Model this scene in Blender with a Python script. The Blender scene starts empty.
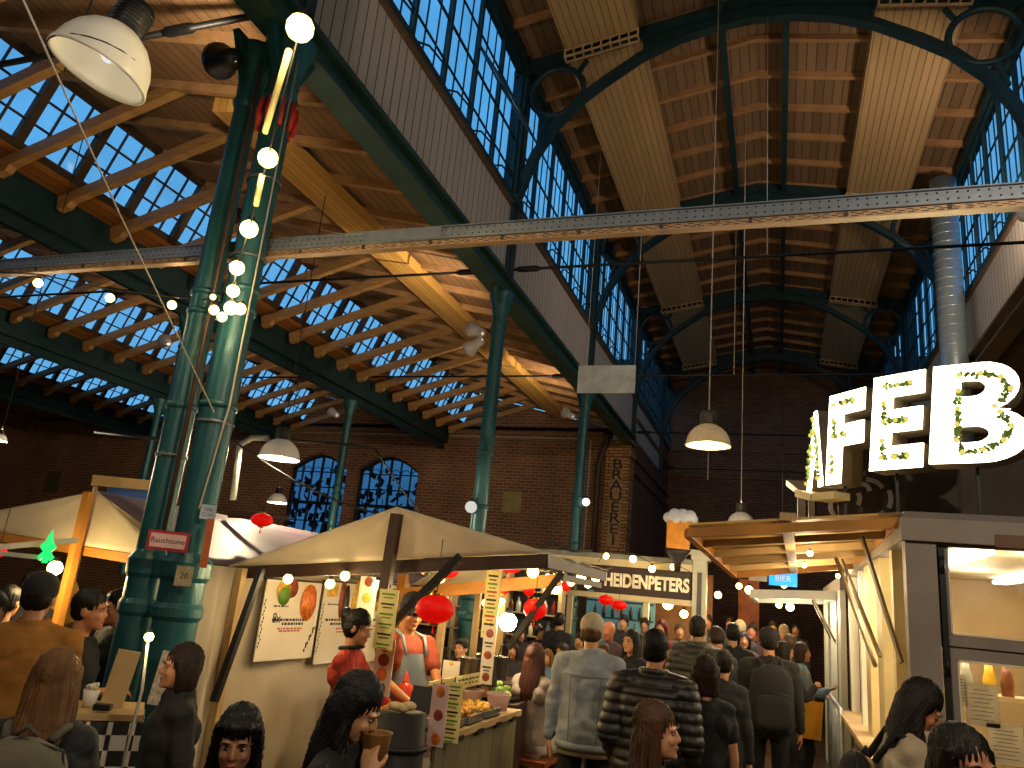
import bpy, bmesh, math, random
from mathutils import Vector, Matrix, noise
random.seed(7)
C = bpy.context.scene.collection
scene = bpy.context.scene
PI = math.pi
# ---------------------------------------------------------------- camera
EYE = 1.85
FPX = 760.5
yaw, pitch, roll = math.radians(-20.0), math.radians(15.47), math.radians(5.49)
_cy, _sy, _cp, _sp = math.cos(yaw), math.sin(yaw), math.cos(pitch), math.sin(pitch)
FW = Vector((_sy*_cp, _cy*_cp, _sp)); _R = Vector((_cy, -_sy, 0)); _U = _R.cross(FW)
_c, _s = math.cos(roll), math.sin(roll)
R2 = _R*_c + _U*_s; U2 = _U*_c - _R*_s
cam_d = bpy.data.cameras.new('camera'); cam = bpy.data.objects.new('camera', cam_d); C.objects.link(cam)
cam_d.sensor_width = 36; cam_d.lens = 36*FPX/1024; cam_d.clip_start = .05
M = Matrix((R2, U2, -FW)).transposed().to_4x4(); M.translation = (0, 0, EYE)
cam.matrix_world = M
scene.camera = cam
def ray(px, py):
    d = R2*(px-512) + U2*(384-py) + FW*FPX
    return d/math.hypot(d.x, d.y)
def at(px, py, d):                      # point seen at a pixel, d metres away over the ground
    r = ray(px, py); return Vector((r.x*d, r.y*d, EYE+r.z*d))
def aty(px, py, y):
    r = ray(px, py); return Vector((0, 0, EYE)) + r*(y/r.y)
# ---------------------------------------------------------------- view, world
scene.view_settings.view_transform = 'Standard'; scene.view_settings.look = 'None'
scene.view_settings.gamma = 1; scene.view_settings.use_curve_mapping = False
scene.view_settings.exposure = 1.0
scene.cycles.max_bounces = 6; scene.cycles.diffuse_bounces = 3; scene.cycles.glossy_bounces = 3
scene.cycles.transparent_max_bounces = 12; scene.cycles.transmission_bounces = 4
scene.cycles.caustics_reflective = False; scene.cycles.caustics_refractive = False
scene.cycles.sample_clamp_indirect = 4.0
w = bpy.data.worlds.new('dusk_sky'); scene.world = w; w.use_nodes = True
wn = w.node_tree.nodes; wl = w.node_tree.links
bg = wn['Background']
tc = wn.new('ShaderNodeTexCoord'); sx = wn.new('ShaderNodeSeparateXYZ'); cr = wn.new('ShaderNodeValToRGB')
wl.new(tc.outputs['Generated'], sx.inputs[0]); wl.new(sx.outputs['Z'], cr.inputs[0]); wl.new(cr.outputs[0], bg.inputs[0])
cr.color_ramp.elements[0].color = (.14, .40, .66, 1); cr.color_ramp.elements[0].position = 0
cr.color_ramp.elements[1].color = (.06, .30, .60, 1); cr.color_ramp.elements[1].position = .8
bg.inputs[1].default_value = .8
# ---------------------------------------------------------------- lights of the hall
def lamp_point(loc, power, col=(1, .62, .28), r=.05, parent=None):
    l = bpy.data.lights.new('lamp_light', 'POINT'); l.energy = power; l.color = col; l.shadow_soft_size = r
    o = bpy.data.objects.new('lamp_light', l); C.objects.link(o)
    if parent: o.parent = parent; o.location = Vector(loc)-wloc(parent)
    else: o.location = loc
    return o
def lamp_spot(loc, to, power, col=(1, .55, .22), size=100, blend=.6, r=.08, parent=None):
    l = bpy.data.lights.new('flood_light', 'SPOT'); l.energy = power; l.color = col; l.spot_size = math.radians(size)
    l.spot_blend = blend; l.shadow_soft_size = r
    o = bpy.data.objects.new('flood_light', l); C.objects.link(o)
    o.rotation_euler = (Vector(to)-Vector(loc)).to_track_quat('-Z', 'Y').to_euler()
    if parent: o.parent = parent; o.location = Vector(loc)-wloc(parent)
    else: o.location = loc
    return o
# ---------------------------------------------------------------- object helpers
def wloc(o):
    v = Vector((0, 0, 0))
    while o: v = v + o.location; o = o.parent
    return v
def thing(name, label, cat, loc=(0, 0, 0), group=None, rz=0):
    o = bpy.data.objects.new(name, None); C.objects.link(o); o.location = loc; o.rotation_euler = (0, 0, rz)
    o.empty_display_size = .1
    return tag(o, label, cat, group)
def tag(o, label, cat, group=None, kind=None):
    o['label'] = label; o['category'] = cat
    if group: o['group'] = group
    if kind: o['kind'] = kind
    return o
def struct(o):
    o['kind'] = 'structure'; return o
class MB:
    """collects shapes in world coordinates and links them as ONE mesh"""
    def __init__(s): s.v = []; s.f = []; s.sm = []; s.mi = []; s.m = 0
    def add(s, vs, fs, smooth=False):
        n = len(s.v); s.v += [Vector(v) for v in vs]; s.f += [tuple(i+n for i in f) for f in fs]; s.sm += [smooth]*len(fs); s.mi += [s.m]*len(fs); return s
    def box(s, c, d, rz=0, rot=None):
        c = Vector(c); m = rot if rot is not None else Matrix.Rotation(rz, 3, 'Z')
        vs = [c + m @ Vector((x*d[0]/2, y*d[1]/2, z*d[2]/2)) for x in (-1, 1) for y in (-1, 1) for z in (-1, 1)]
        return s.add(vs, [(0, 1, 3, 2), (4, 6, 7, 5), (0, 4, 5, 1), (2, 3, 7, 6), (0, 2, 6, 4), (1, 5, 7, 3)])
    def b2(s, lo, hi):
        lo, hi = Vector(lo), Vector(hi); return s.box((lo+hi)/2, [abs(hi[i]-lo[i]) for i in range(3)])
    def beam(s, p, q, wd, h, up=(0, 0, 1)):
        p, q = Vector(p), Vector(q); d = q-p; L = d.length; d.normalize(); up = Vector(up)
        x = d.cross(up)
        if x.length < 1e-4: x = d.cross(Vector((1, 0, 0)))
        x.normalize(); z = x.cross(d)
        m = Matrix((x, d, z)).transposed()
        return s.box((p+q)/2, (wd, L, h), rot=m)
    def loft(s, secs, cap=True, smooth=True):
        """secs: list of rings (equal length lists of points)"""
        n = len(secs[0]); vs = [v for r in secs for v in r]; fs = []
        for i in range(len(secs)-1):
            for j in range(n):
                a, b = i*n+j, i*n+(j+1) % n; fs.append((a, b, b+n, a+n))
        if cap: fs.append(tuple(range(n))[::-1]); fs.append(tuple(range((len(secs)-1)*n, len(secs)*n)))
        return s.add(vs, fs, smooth)
    def tube(s, pts, r, n=8, cap=True, closed=False):
        pts = [Vector(p) for p in pts]; R = r if isinstance(r, (list, tuple)) else [r]*len(pts)
        secs = []; prev = None
        for i, p in enumerate(pts):
            if closed: t = pts[(i+1) % len(pts)]-pts[i-1]
            else: t = (pts[min(i+1, len(pts)-1)]-pts[max(i-1, 0)])
            t.normalize()
            if prev is None:
                x = t.cross(Vector((0, 0, 1)))
                if x.length < .05: x = t.cross(Vector((1, 0, 0)))
            else: x = prev - t*prev.dot(t)
            x.normalize(); prev = x; y = t.cross(x)
            secs.append([p + (x*math.cos(2*PI*k/n)+y*math.sin(2*PI*k/n))*R[i] for k in range(n)])
        if closed: secs.append(secs[0]); cap = False
        return s.loft(secs, cap)
    def lathe(s, prof, c, n=24, axis=(0, 0, 1), cap=False, flute=0, smooth=True):
        """prof: (r, h) pairs along the axis"""
        c = Vector(c); a = Vector(axis).normalized(); x = a.cross(Vector((0, 1, 0)))
        if x.length < .1: x = a.cross(Vector((1, 0, 0)))
        x.normalize(); y = a.cross(x); secs = []
        for r, h in prof:
            secs.append([c+a*h+(x*math.cos(2*PI*k/n)+y*math.sin(2*PI*k/n))*max(r*(1-flute*(k % 2)), 1e-4) for k in range(n)])
        return s.loft(secs, cap, smooth)
    def prism(s, poly, d):
        """poly: planar 3D points; d: extrusion vector"""
        d = Vector(d); n = len(poly); vs = [Vector(p) for p in poly]+[Vector(p)+d for p in poly]
        return s.add(vs, [tuple(range(n))[::-1], tuple(range(n, 2*n))]+[(i, (i+1) % n, (i+1) % n+n, i+n) for i in range(n)])
    def ball(s, c, r, n=12, sc=(1, 1, 1), rot=None):
        c = Vector(c); m = n//2; vs = []; fs = []
        for i in range(m+1):
            t = PI*i/m
            for j in range(n):
                p = 2*PI*j/n; v = Vector((math.sin(t)*math.cos(p)*r*sc[0], math.sin(t)*math.sin(p)*r*sc[1], math.cos(t)*r*sc[2]))
                vs.append(c+(rot @ v if rot is not None else v))
        for i in range(m):
            for j in range(n):
                a, b = i*n+j, i*n+(j+1) % n; fs.append((a, a+n, b+n, b))
        return s.add(vs, fs, True)
    def mesh(s, name, org=Vector((0, 0, 0))):
        me = bpy.data.meshes.new(name); me.from_pydata([v-org for v in s.v], [], s.f)
        me.polygons.foreach_set('use_smooth', s.sm); me.polygons.foreach_set('material_index', s.mi)
        bm = bmesh.new(); bm.from_mesh(me); bmesh.ops.remove_doubles(bm, verts=bm.verts, dist=1e-5)
        bmesh.ops.recalc_face_normals(bm, faces=bm.faces)
        bm.to_mesh(me); bm.free(); me.update(); return me
    def build(s, name, mat, parent=None, org=None, bevel=0):
        o0 = wloc(parent) if parent else Vector(org if org is not None else (0, 0, 0))
        me = s.mesh(name, o0)
        for m_ in (mat if isinstance(mat, (list, tuple)) else [mat]): me.materials.append(m_)
        o = bpy.data.objects.new(name, me); C.objects.link(o)
        if parent: o.parent = parent
        else: o.location = o0
        if bevel:
            b = o.modifiers.new('bevel', 'BEVEL'); b.width = bevel; b.segments = 2; b.limit_method = 'ANGLE'
        return o
def clone(o, off=(0, 0, 0), label=None, parent=None):
    c = o.copy(); C.objects.link(c)
    if parent: c.parent = parent
    else: c.location = Vector(o.location)+Vector(off)
    if label: c['label'] = label
    for ch in list(o.children): clone(ch, parent=c)
    return c
# ---------------------------------------------------------------- materials
def srgb(h):
    if isinstance(h, str): h = [int(h[i:i+2], 16)/255 for i in (0, 2, 4)]
    return tuple((x/12.92 if x < .04045 else ((x+.055)/1.055)**2.4) for x in h[:3])+(1,)
_mats = {}
def mat(name, col, rough=.6, metal=0, var=.25, scale=6, bump=0, bscale=40, emit=None, es=0, spec=.5, stretch=(1, 1, 1), transl=0, sheen=0):
    if name in _mats: return _mats[name]
    m = bpy.data.materials.new(name); m.use_nodes = True; nt = m.node_tree; b = nt.nodes['Principled BSDF']; L = nt.links
    c = srgb(col); b.inputs['Roughness'].default_value = rough; b.inputs['Metallic'].default_value = metal
    b.inputs['Specular IOR Level'].default_value = spec
    tcn = nt.nodes.new('ShaderNodeTexCoord'); mp = nt.nodes.new('ShaderNodeMapping'); mp.inputs['Scale'].default_value = stretch
    L.new(tcn.outputs['Object'], mp.inputs[0])
    nz = nt.nodes.new('ShaderNodeTexNoise'); nz.inputs['Scale'].default_value = scale; nz.inputs['Detail'].default_value = 4
    L.new(mp.outputs[0], nz.inputs['Vector'])
    rp = nt.nodes.new('ShaderNodeMapRange'); rp.inputs[1].default_value = .3; rp.inputs[2].default_value = .7
    rp.inputs[3].default_value = 1-var; rp.inputs[4].default_value = 1+var*.6
    L.new(nz.outputs[0], rp.inputs[0])
    mx = nt.nodes.new('ShaderNodeVectorMath'); mx.operation = 'SCALE'; mx.inputs[0].default_value = c[:3]
    L.new(rp.outputs[0], mx.inputs['Scale']); L.new(mx.outputs[0], b.inputs['Base Color'])
    if bump:
        n2 = nt.nodes.new('ShaderNodeTexNoise'); n2.inputs['Scale'].default_value = bscale; L.new(mp.outputs[0], n2.inputs['Vector'])
        bp = nt.nodes.new('ShaderNodeBump'); bp.inputs['Strength'].default_value = bump; bp.inputs['Distance'].default_value = .01
        L.new(n2.outputs[0], bp.inputs['Height']); L.new(bp.outputs[0], b.inputs['Normal'])
    if emit: b.inputs['Emission Color'].default_value = srgb(emit); b.inputs['Emission Strength'].default_value = es
    if transl:
        out = nt.nodes['Material Output']; tr = nt.nodes.new('ShaderNodeBsdfTranslucent'); ms = nt.nodes.new('ShaderNodeMixShader')
        L.new(mx.outputs[0], tr.inputs[0]); ms.inputs[0].default_value = transl
        L.new(b.outputs[0], ms.inputs[1]); L.new(tr.outputs[0], ms.inputs[2]); L.new(ms.outputs[0], out.inputs[0])
    m['base'] = 1; _mats[name] = m; return m
def emis(name, col, s):
    if name in _mats: return _mats[name]
    m = bpy.data.materials.new(name); m.use_nodes = True; nt = m.node_tree; nt.nodes.clear()
    e = nt.nodes.new('ShaderNodeEmission'); o = nt.nodes.new('ShaderNodeOutputMaterial'); e.inputs[0].default_value = srgb(col); e.inputs[1].default_value = s
    nt.links.new(e.outputs[0], o.inputs[0]); _mats[name] = m; return m
def planks(name, col, width=.12, axis='X', rough=.6, gap=.12, var=.35, gcol=.25, second=None, metal=0):
    """boards side by side along `axis`, with dark joints; object = world coordinates"""
    if name in _mats: return _mats[name]
    m = bpy.data.materials.new(name); m.use_nodes = True; nt = m.node_tree; b = nt.nodes['Principled BSDF']; L = nt.links; N = nt.nodes.new
    t = N('ShaderNodeTexCoord'); s_ = N('ShaderNodeSeparateXYZ'); L.new(t.outputs['Object'], s_.inputs[0])
    d = N('ShaderNodeMath'); d.operation = 'DIVIDE'; L.new(s_.outputs[axis], d.inputs[0]); d.inputs[1].default_value = width
    fr = N('ShaderNodeMath'); fr.operation = 'FRACT'; L.new(d.outputs[0], fr.inputs[0])
    fl = N('ShaderNodeMath'); fl.operation = 'FLOOR'; L.new(d.outputs[0], fl.inputs[0])
    wn_ = N('ShaderNodeTexWhiteNoise'); wn_.noise_dimensions = '1D'; L.new(fl.outputs[0], wn_.inputs['W'])
    cmp = N('ShaderNodeMath'); cmp.operation = 'LESS_THAN'; L.new(fr.outputs[0], cmp.inputs[0]); cmp.inputs[1].default_value = gap
    nz = N('ShaderNodeTexNoise'); nz.inputs['Scale'].default_value = 3; nz.inputs['Detail'].default_value = 6
    mp = N('ShaderNodeMapping'); st = [1, 1, 1]; st['XYZ'.index(axis)] = 8; mp.inputs['Scale'].default_value = st
    L.new(t.outputs['Object'], mp.inputs[0]); L.new(mp.outputs[0], nz.inputs['Vector'])
    a1 = N('ShaderNodeMath'); a1.operation = 'MULTIPLY_ADD'; L.new(wn_.outputs[0], a1.inputs[0]); a1.inputs[1].default_value = var; a1.inputs[2].default_value = 1-var*.7
    a2 = N('ShaderNodeMath'); a2.operation = 'MULTIPLY_ADD'; L.new(nz.outputs[0], a2.inputs[0]); a2.inputs[1].default_value = var; L.new(a1.outputs[0], a2.inputs[2])
    mx = N('ShaderNodeMix'); mx.data_type = 'FLOAT'; L.new(cmp.outputs[0], mx.inputs[0]); L.new(a2.outputs[0], mx.inputs[2]); mx.inputs[3].default_value = gcol
    vm = N('ShaderNodeVectorMath'); vm.operation = 'SCALE'; vm.inputs[0].default_value = srgb(col)[:3]; L.new(mx.outputs[0], vm.inputs['Scale'])
    L.new(vm.outputs[0], b.inputs['Base Color']); b.inputs['Roughness'].default_value = rough; b.inputs['Metallic'].default_value = metal
    bp = N('ShaderNodeBump'); bp.inputs['Strength'].default_value = .6; bp.inputs['Distance'].default_value = .01; bp.invert = True
    L.new(cmp.outputs[0], bp.inputs['Height']); L.new(bp.outputs[0], b.inputs['Normal'])
    _mats[name] = m; return m
def brick(name, c1, c2, mortar, plane='XZ', scale=1, rough=.85):
    if name in _mats: return _mats[name]
    m = bpy.data.materials.new(name); m.use_nodes = True; nt = m.node_tree; b = nt.nodes['Principled BSDF']; L = nt.links; N = nt.nodes.new
    t = N('ShaderNodeTexCoord'); s_ = N('ShaderNodeSeparateXYZ'); cb = N('ShaderNodeCombineXYZ'); L.new(t.outputs['Object'], s_.inputs[0])
    L.new(s_.outputs[plane[0]], cb.inputs[0]); L.new(s_.outputs[plane[1]], cb.inputs[1])
    br = N('ShaderNodeTexBrick'); L.new(cb.outputs[0], br.inputs['Vector']); br.inputs['Scale'].default_value = scale
    br.inputs['Color1'].default_value = srgb(c1); br.inputs['Color2'].default_value = srgb(c2); br.inputs['Mortar'].default_value = srgb(mortar)
    br.inputs['Brick Width'].default_value = .25; br.inputs['Row Height'].default_value = .085; br.inputs['Mortar Size'].default_value = .012
    nz = N('ShaderNodeTexNoise'); nz.inputs['Scale'].default_value = .9; nz.inputs['Detail'].default_value = 5; L.new(cb.outputs[0], nz.inputs['Vector'])
    rp = N('ShaderNodeMapRange'); L.new(nz.outputs[0], rp.inputs[0]); rp.inputs[3].default_value = .55; rp.inputs[4].default_value = 1.4
    vm = N('ShaderNodeVectorMath'); vm.operation = 'SCALE'; L.new(br.outputs['Color'], vm.inputs[0]); L.new(rp.outputs[0], vm.inputs['Scale'])
    L.new(vm.outputs[0], b.inputs['Base Color']); b.inputs['Roughness'].default_value = rough
    bp = N('ShaderNodeBump'); bp.inputs['Strength'].default_value = .5; bp.inputs['Distance'].default_value = .01; bp.invert = True
    L.new(br.outputs['Fac'], bp.inputs['Height']); L.new(bp.outputs[0], b.inputs['Normal'])
    _mats[name] = m; return m
def glass(name, tint='FFFFFF', gl=.08):
    if name in _mats: return _mats[name]
    m = bpy.data.materials.new(name); m.use_nodes = True; nt = m.node_tree; nt.nodes.clear(); N = nt.nodes.new; L = nt.links
    o = N('ShaderNodeOutputMaterial'); tr = N('ShaderNodeBsdfTransparent'); g = N('ShaderNodeBsdfGlossy'); mx = N('ShaderNodeMixShader')
    t = N('ShaderNodeTexCoord'); nz = N('ShaderNodeTexNoise'); nz.inputs['Scale'].default_value = 1.2; L.new(t.outputs['Object'], nz.inputs['Vector'])
    rp = N('ShaderNodeMapRange'); L.new(nz.outputs[0], rp.inputs[0]); rp.inputs[1].default_value = .3; rp.inputs[2].default_value = .7; rp.inputs[3].default_value = .9; rp.inputs[4].default_value = 1
    vm = N('ShaderNodeVectorMath'); vm.operation = 'SCALE'; vm.inputs[0].default_value = srgb(tint)[:3]; L.new(rp.outputs[0], vm.inputs['Scale']); L.new(vm.outputs[0], tr.inputs[0])
    g.inputs['Roughness'].default_value = .08; g.inputs[0].default_value = (.8, .8, .8, 1); mx.inputs[0].default_value = gl
    L.new(tr.outputs[0], mx.inputs[1]); L.new(g.outputs[0], mx.inputs[2]); L.new(mx.outputs[0], o.inputs[0])
    _mats[name] = m; return m
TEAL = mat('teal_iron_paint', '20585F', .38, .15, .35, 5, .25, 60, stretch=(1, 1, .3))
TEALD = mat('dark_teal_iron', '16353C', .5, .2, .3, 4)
DARK = mat('dark_iron', '15181A', .5, .3, .3, 5)
TIMB = mat('golden_timber', 'A8804E', .55, 0, .3, 3, .2, 30, stretch=(1, 1, 6))
TIMB2 = planks('golden_board_band', 'C89C54', .1, 'X', .5, .1, .25, .45)
CEILW = planks('brown_roof_boards', '705A44', .14, 'X', .65, .1, .35, .35)
CEILA = planks('orange_roof_boards', '86684A', .14, 'X', .65, .1, .3, .35)
BATT = mat('pale_rafter_wood', '9A7550', .6, 0, .2, 4)
CLAD = planks('pale_cladding_boards', 'B8B0A6', .155, 'Y', .55, .1, .12, .12)
DUCT = planks('tan_ribbed_duct', 'A88E68', .1, 'X', .5, .14, .12, .5)
BRK = brick('red_brick', '8A5640', '6A4534', '98825F')
BRKY = brick('yellow_brick', 'B4905C', '946A40', '4A3828')
BRKS = brick('side_brick', '744A38', '5C3A2C', '54443A', 'YZ')
ENDW = brick('dark_end_brick', '80604A', '6C4C3C', '4A3A30')
STEEL = mat('galvanised_steel', '8E98A6', .35, .6, .15, 12)
WHITE = mat('white_enamel', 'E6E6E0', .3, 0, .08, 4)
BLACK = mat('black_plastic', '0E0E10', .45, 0, .2, 5)
CABLE = mat('pale_cable', 'B8B0A0', .5, 0, .1, 5)
WIRE = mat('black_cable', '121212', .6, 0, .1, 5)
GLASS = glass('window_glass', 'F4FAFF')
# ================================================================= the hall
XL, XR, XC = -3.6, 2.96, -.32
FR = [4.11, 9.14, 14.2, 19.2, 24.2]
YE = 26.5; YA = 19.3; YB = -5.0; AW = 5.3; XW = -3.6-4*AW
def rz_(x): return 10.3-.18*abs(x-XC)
# floor
m = mat('worn_dark_floor', '4A3A2C', .35, 0, .5, 1.3, .2, 12)
struct(MB().b2((XW, YB, -.2), (18, YE, 0)).build('floor', m))
# aisle end wall, behind the left aisles, with two arched window openings
WINS = [(-12.85, .98, 1.9, 4.95, .42), (-10.55, .98, 1.9, 4.95, .42)]
def archpts(cx, hw, z0, z1, rise, n=12):
    pts = [(cx-hw, z0), (cx+hw, z0), (cx+hw, z1)]
    for i in range(1, n): a = i/n; pts.append((cx+hw-2*hw*a, z1+rise*math.sin(PI*a)))
    return pts+[(cx-hw, z1)]
mb = MB()
zt = 6.3
mb.b2((XW, YA, 0), (WINS[0][0]-.98, YA+.4, zt)); mb.b2((WINS[0][0]+.98, YA, 0), (WINS[1][0]-.98, YA+.4, zt)); mb.b2((WINS[1][0]+.98, YA, 0), (XL-.55, YA+.4, 6.3))
for cx, hw, z0, z1, r in WINS:
    mb.b2((cx-hw, YA, 0), (cx+hw, YA+.4, z0))
    n = 12; top = [(cx+hw-2*hw*i/n, z1+r*math.sin(PI*i/n)) for i in range(n+1)]
    for i in range(n):
        (xa, za), (xb, zb) = top[i], top[i+1]
        mb.prism([(xa, YA, za), (xb, YA, zb), (xb, YA, zt), (xa, YA, zt)], (0, .4, 0))
for a_ in range(4): mb.prism([(-3.7-AW*a_, YA, 6.2), (-8.9-AW*a_, YA, 6.2), (-8.38-AW*a_, YA, 6.36), (-8.0-AW*a_, YA, 7.22), (-3.7-AW*a_, YA, 6.2)][:4], (0, .4, 0))
# cornice courses
for z, d, h in ((6.12, .10, .1), (5.72, .06, .08), (5.55, .04, .06)):
    mb.b2((XW, YA-d, z), (XL-.55, YA+.05, z+h))
x = XW
while x < XL-.7:
    mb.b2((x, YA-.05, 5.8), (x+.16, YA+.05, 5.92)); x += .32
struct(mb.build('wall_back_left', BRK))
mb = MB(); mb.b2((XL-.6, YA-.12, 0), (XL+.02, YA+.5, 5.55)); mb.b2((XL-.66, YA-.18, 5.55), (XL+.06, YA+.5, 5.68)); mb.b2((XL-.62, YA-.14, 5.68), (XL+.03, YA+.5, 6.0))
struct(mb.build('wall_pier', BRKY))
mb = MB(); mb.b2((XL-.3, YA+.5, 0), (XL, YE, 7.2))
for z in (5.6, 5.2, 6.6): mb.b2((XL-.3, YA+.5, z), (XL+.07, YE, z+.12))
struct(mb.build('wall_nave_left', BRKS))
mb = MB(); mb.b2((XR, YA, 0), (XR+.3, YE, 7.2)); struct(mb.build('wall_nave_right', BRKS))
mb = MB(); mb.b2((-7, YE, 0), (8, YE+.4, 10.6))
for z in (6.3, 7.2): mb.b2((XL, YE-.08, z), (XR, YE+.1, z+.12))
struct(mb.build('wall_back', ENDW))
struct(MB().b2((XR+.3, YA, 0), (18, YA+.3, 8)).build('wall_back_right', ENDW))
struct(MB().b2((XW-.3, YB, 0), (XW, YA+.4, 6.4)).build('wall_left', BRKS))
struct(MB().b2((18, YB, 0), (18.3, YA+.4, 8)).build('wall_right', BRKS))
struct(MB().b2((XW, YB-.3, 0), (18, YB, 10.8)).build('wall_front', ENDW))
# letters on the pier
def text_obj(txt, size, mat_, parent, M, name='lettering', ext=.004, align='CENTER', bold=0, sx=1):
    cu = bpy.data.curves.new(name, 'FONT'); cu.body = txt; cu.size = size; cu.extrude = ext; cu.align_x = align; cu.align_y = 'CENTER'; cu.offset = bold
    t = bpy.data.objects.new(name, cu); C.objects.link(t)
    me = bpy.data.meshes.new_from_object(t); bpy.data.objects.remove(t); me.materials.append(mat_)
    me.transform(Matrix.Diagonal((sx, 1, 1, 1)))
    o = bpy.data.objects.new(name, me); C.objects.link(o)
    if parent: o.parent = parent; M = Matrix.Translation(-wloc(parent)) @ M
    o.matrix_local = M; return o
def face_m(loc, n, up=(0, 0, 1)):
    n = Vector(n).normalized(); up = Vector(up); x = up.cross(n).normalized(); y = n.cross(x)
    m_ = Matrix((x, y, n)).transposed().to_4x4(); m_.translation = Vector(loc); return m_
sg = thing('wall_lettering', 'black capital letters stacked down the yellow brick pier', 'lettering', (XL-.3, YA-.13, 3.1))
MB().b2((XL-.44, YA-.135, 3.25), (XL-.14, YA-.12, 5.5)).build('letter_ground', mat('sooty_brick_ground', 'A8845A', .9, 0, .4, 14), sg)
for i, ch in enumerate('BRAUEREI'):
    text_obj(ch, .36, BLACK, sg, face_m((XL-.29, YA-.14, 5.33-i*.275), (0, -1, 0)), 'letter', .015, bold=.003, sx=1.35)
# arched windows of the aisle end wall
fm = mat('window_frame_iron', '1C2A30', .5, .2, .2, 6)
for k, (cx, hw, z0, z1, r) in enumerate(WINS):
    y = YA+.22; mb = MB(); n = 12
    top = [(cx+hw-2*hw*i/n, z1+r*math.sin(PI*i/n)) for i in range(n+1)]
    for i in range(n): mb.beam((top[i][0], y, top[i][1]-.03), (top[i+1][0], y, top[i+1][1]-.03), .08, .08)
    mb.b2((cx-hw, y-.04, z0), (cx-hw+.07, y+.04, z1)); mb.b2((cx+hw-.07, y-.04, z0), (cx+hw, y+.04, z1)); mb.b2((cx-hw, y-.04, z0), (cx+hw, y+.04, z0+.08))
    for i in range(1, 6):
        x = cx-hw+2*hw*i/6; t = .03 if i != 3 else .06; zz = z1+r*math.sin(PI*i/6)
        mb.b2((x-t/2, y-.03, z0), (x+t/2, y+.03, zz-.02))
    for z, t in ((2.4, .03), (2.9, .03), (3.4, .03), (3.9, .09), (4.4, .03), (4.85, .03)): mb.b2((cx-hw, y-.03, z), (cx+hw, y+.03, z+t))
    for i in range(6):
        xx = cx-hw+hw/3*(i+.5); mb.tube([(xx+hw/6*math.cos(a*PI/8), y, z1-.15+hw/6*1.3*math.sin(a*PI/8)) for a in range(9)], .012, 5)
    wf = mb.build('window_%d' % (k+1), fm); struct(wf)
    g = MB(); P_ = archpts(cx, hw, z0, z1, r); g.prism([(a, y+.01, b) for a, b in P_], (0, .006, 0)); g.build('pane', glass('hazy_window_glass', 'A8BCCC', .1), wf)
# dark foliage outside the arched windows
tm = mat('outdoor_foliage', '16222A', .9, 0, .5, 9)
mb = MB(); rr = random.Random(3)
for i in range(900):
    x = rr.uniform(-16, -8.5); z = abs(rr.gauss(0, 2.3)); y = YA+3+rr.uniform(-.6, .6)
    if z > 4.3: continue
    a = rr.uniform(0, PI); s = rr.uniform(.08, .22); mb.box((x, y, 1.2+z), (s, .02, s*1.6), rot=Matrix.Rotation(a, 3, 'Y') @ Matrix.Rotation(a*1.7, 3, 'Z'))
for i in range(12): x = -16+i*.65; mb.tube([(x, YA+3.1, -.5), (x+.2, YA+3, 2), (x+.5*math.sin(i), YA+3, 4.5)], [.05, .04, .015], 5)
tag(mb.build('tree', tm, org=(-12.5, YA+3, 0)), 'dark leafy branches outside the two arched brick-wall windows', 'tree', kind='stuff')
# ---------------------------------------------------------------- nave roof
mb = MB()
for a, b in ((XL-.1, XC), (XC, XR+.1)):
    mb.prism([(a, YB, rz_(a)), (b, YB, rz_(b)), (b, YB, rz_(b)+.12), (a, YB, rz_(a)+.12)], (0, YE-YB, 0))
nave = struct(mb.build('ceiling', CEILW))
y = 7.55; i = 0
while y < YE-.2:
    mb = MB()
    for a in (XL, XR): mb.beam((a, y, rz_(a)-.05), (XC, y, rz_(XC)-.05), .07, .1)
    mb.build('rafter', BATT, nave); y += .84
for x in (-.76, .12):
    MB().b2((x-.045, 6, rz_(x)-.28), (x+.045, YE, rz_(x)-.1)).build('purlin', TEALD, nave)
# tan ribbed ducts under the roof, one length per bay
dk = 0
names = {0: 'leftmost', 1: 'right'}
for s in (0, 1):
    for b in range(-1, 4):
        y0 = FR[b]+.02 if b >= 0 else 3.0; y1 = FR[b+1]-.3
        if b == -1: y0, y1 = 4.3, FR[1]-.3; 
        elif b == 0: continue
        xs = (-2.9, -1.85) if s == 0 else (1.23, 2.27); z = [rz_(x)-.33 for x in xs]
        bay = {-1: 'nearest', 1: 'second', 2: 'third', 3: 'farthest'}[b]
        t = thing('ceiling_duct', 'tan ribbed wooden duct under the nave roof, %s bay, %s side' % (bay, ('left', 'right')[s]), 'duct', ((xs[0]+xs[1])/2, (y0+y1)/2, min(z)), 'ribbed ducts under the nave roof')
        MB().prism([(xs[0], y0, z[0]), (xs[1], y0, z[1]), (xs[1], y0, z[1]+.2), (xs[0], y0, z[0]+.2)], (0, y1-y0, 0)).build('duct_body', DUCT, t)
        g = MB(); n = 8
        for zz in (0, .11): g.beam((xs[0], y1+.02, z[0]-.12+zz), (xs[1], y1+.02, z[1]-.12+zz), .03, .02)
        g.beam((xs[0], y1+.14, z[0]-.12), (xs[1], y1+.14, z[1]-.12), .03, .02)
        for i in range(n+1):
            f = i/n; x = xs[0]+(xs[1]-xs[0])*f; zz = z[0]+(z[1]-z[0])*f-.12
            g.beam((x, y1+.02, zz), (x, y1+.14, zz), .025, .02); g.b2((x-.012, y1+.01, zz), (x+.012, y1+.03, zz+.12))
        g.build('grille', mat('pale_grille', 'B49A70', .5), t)
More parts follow.
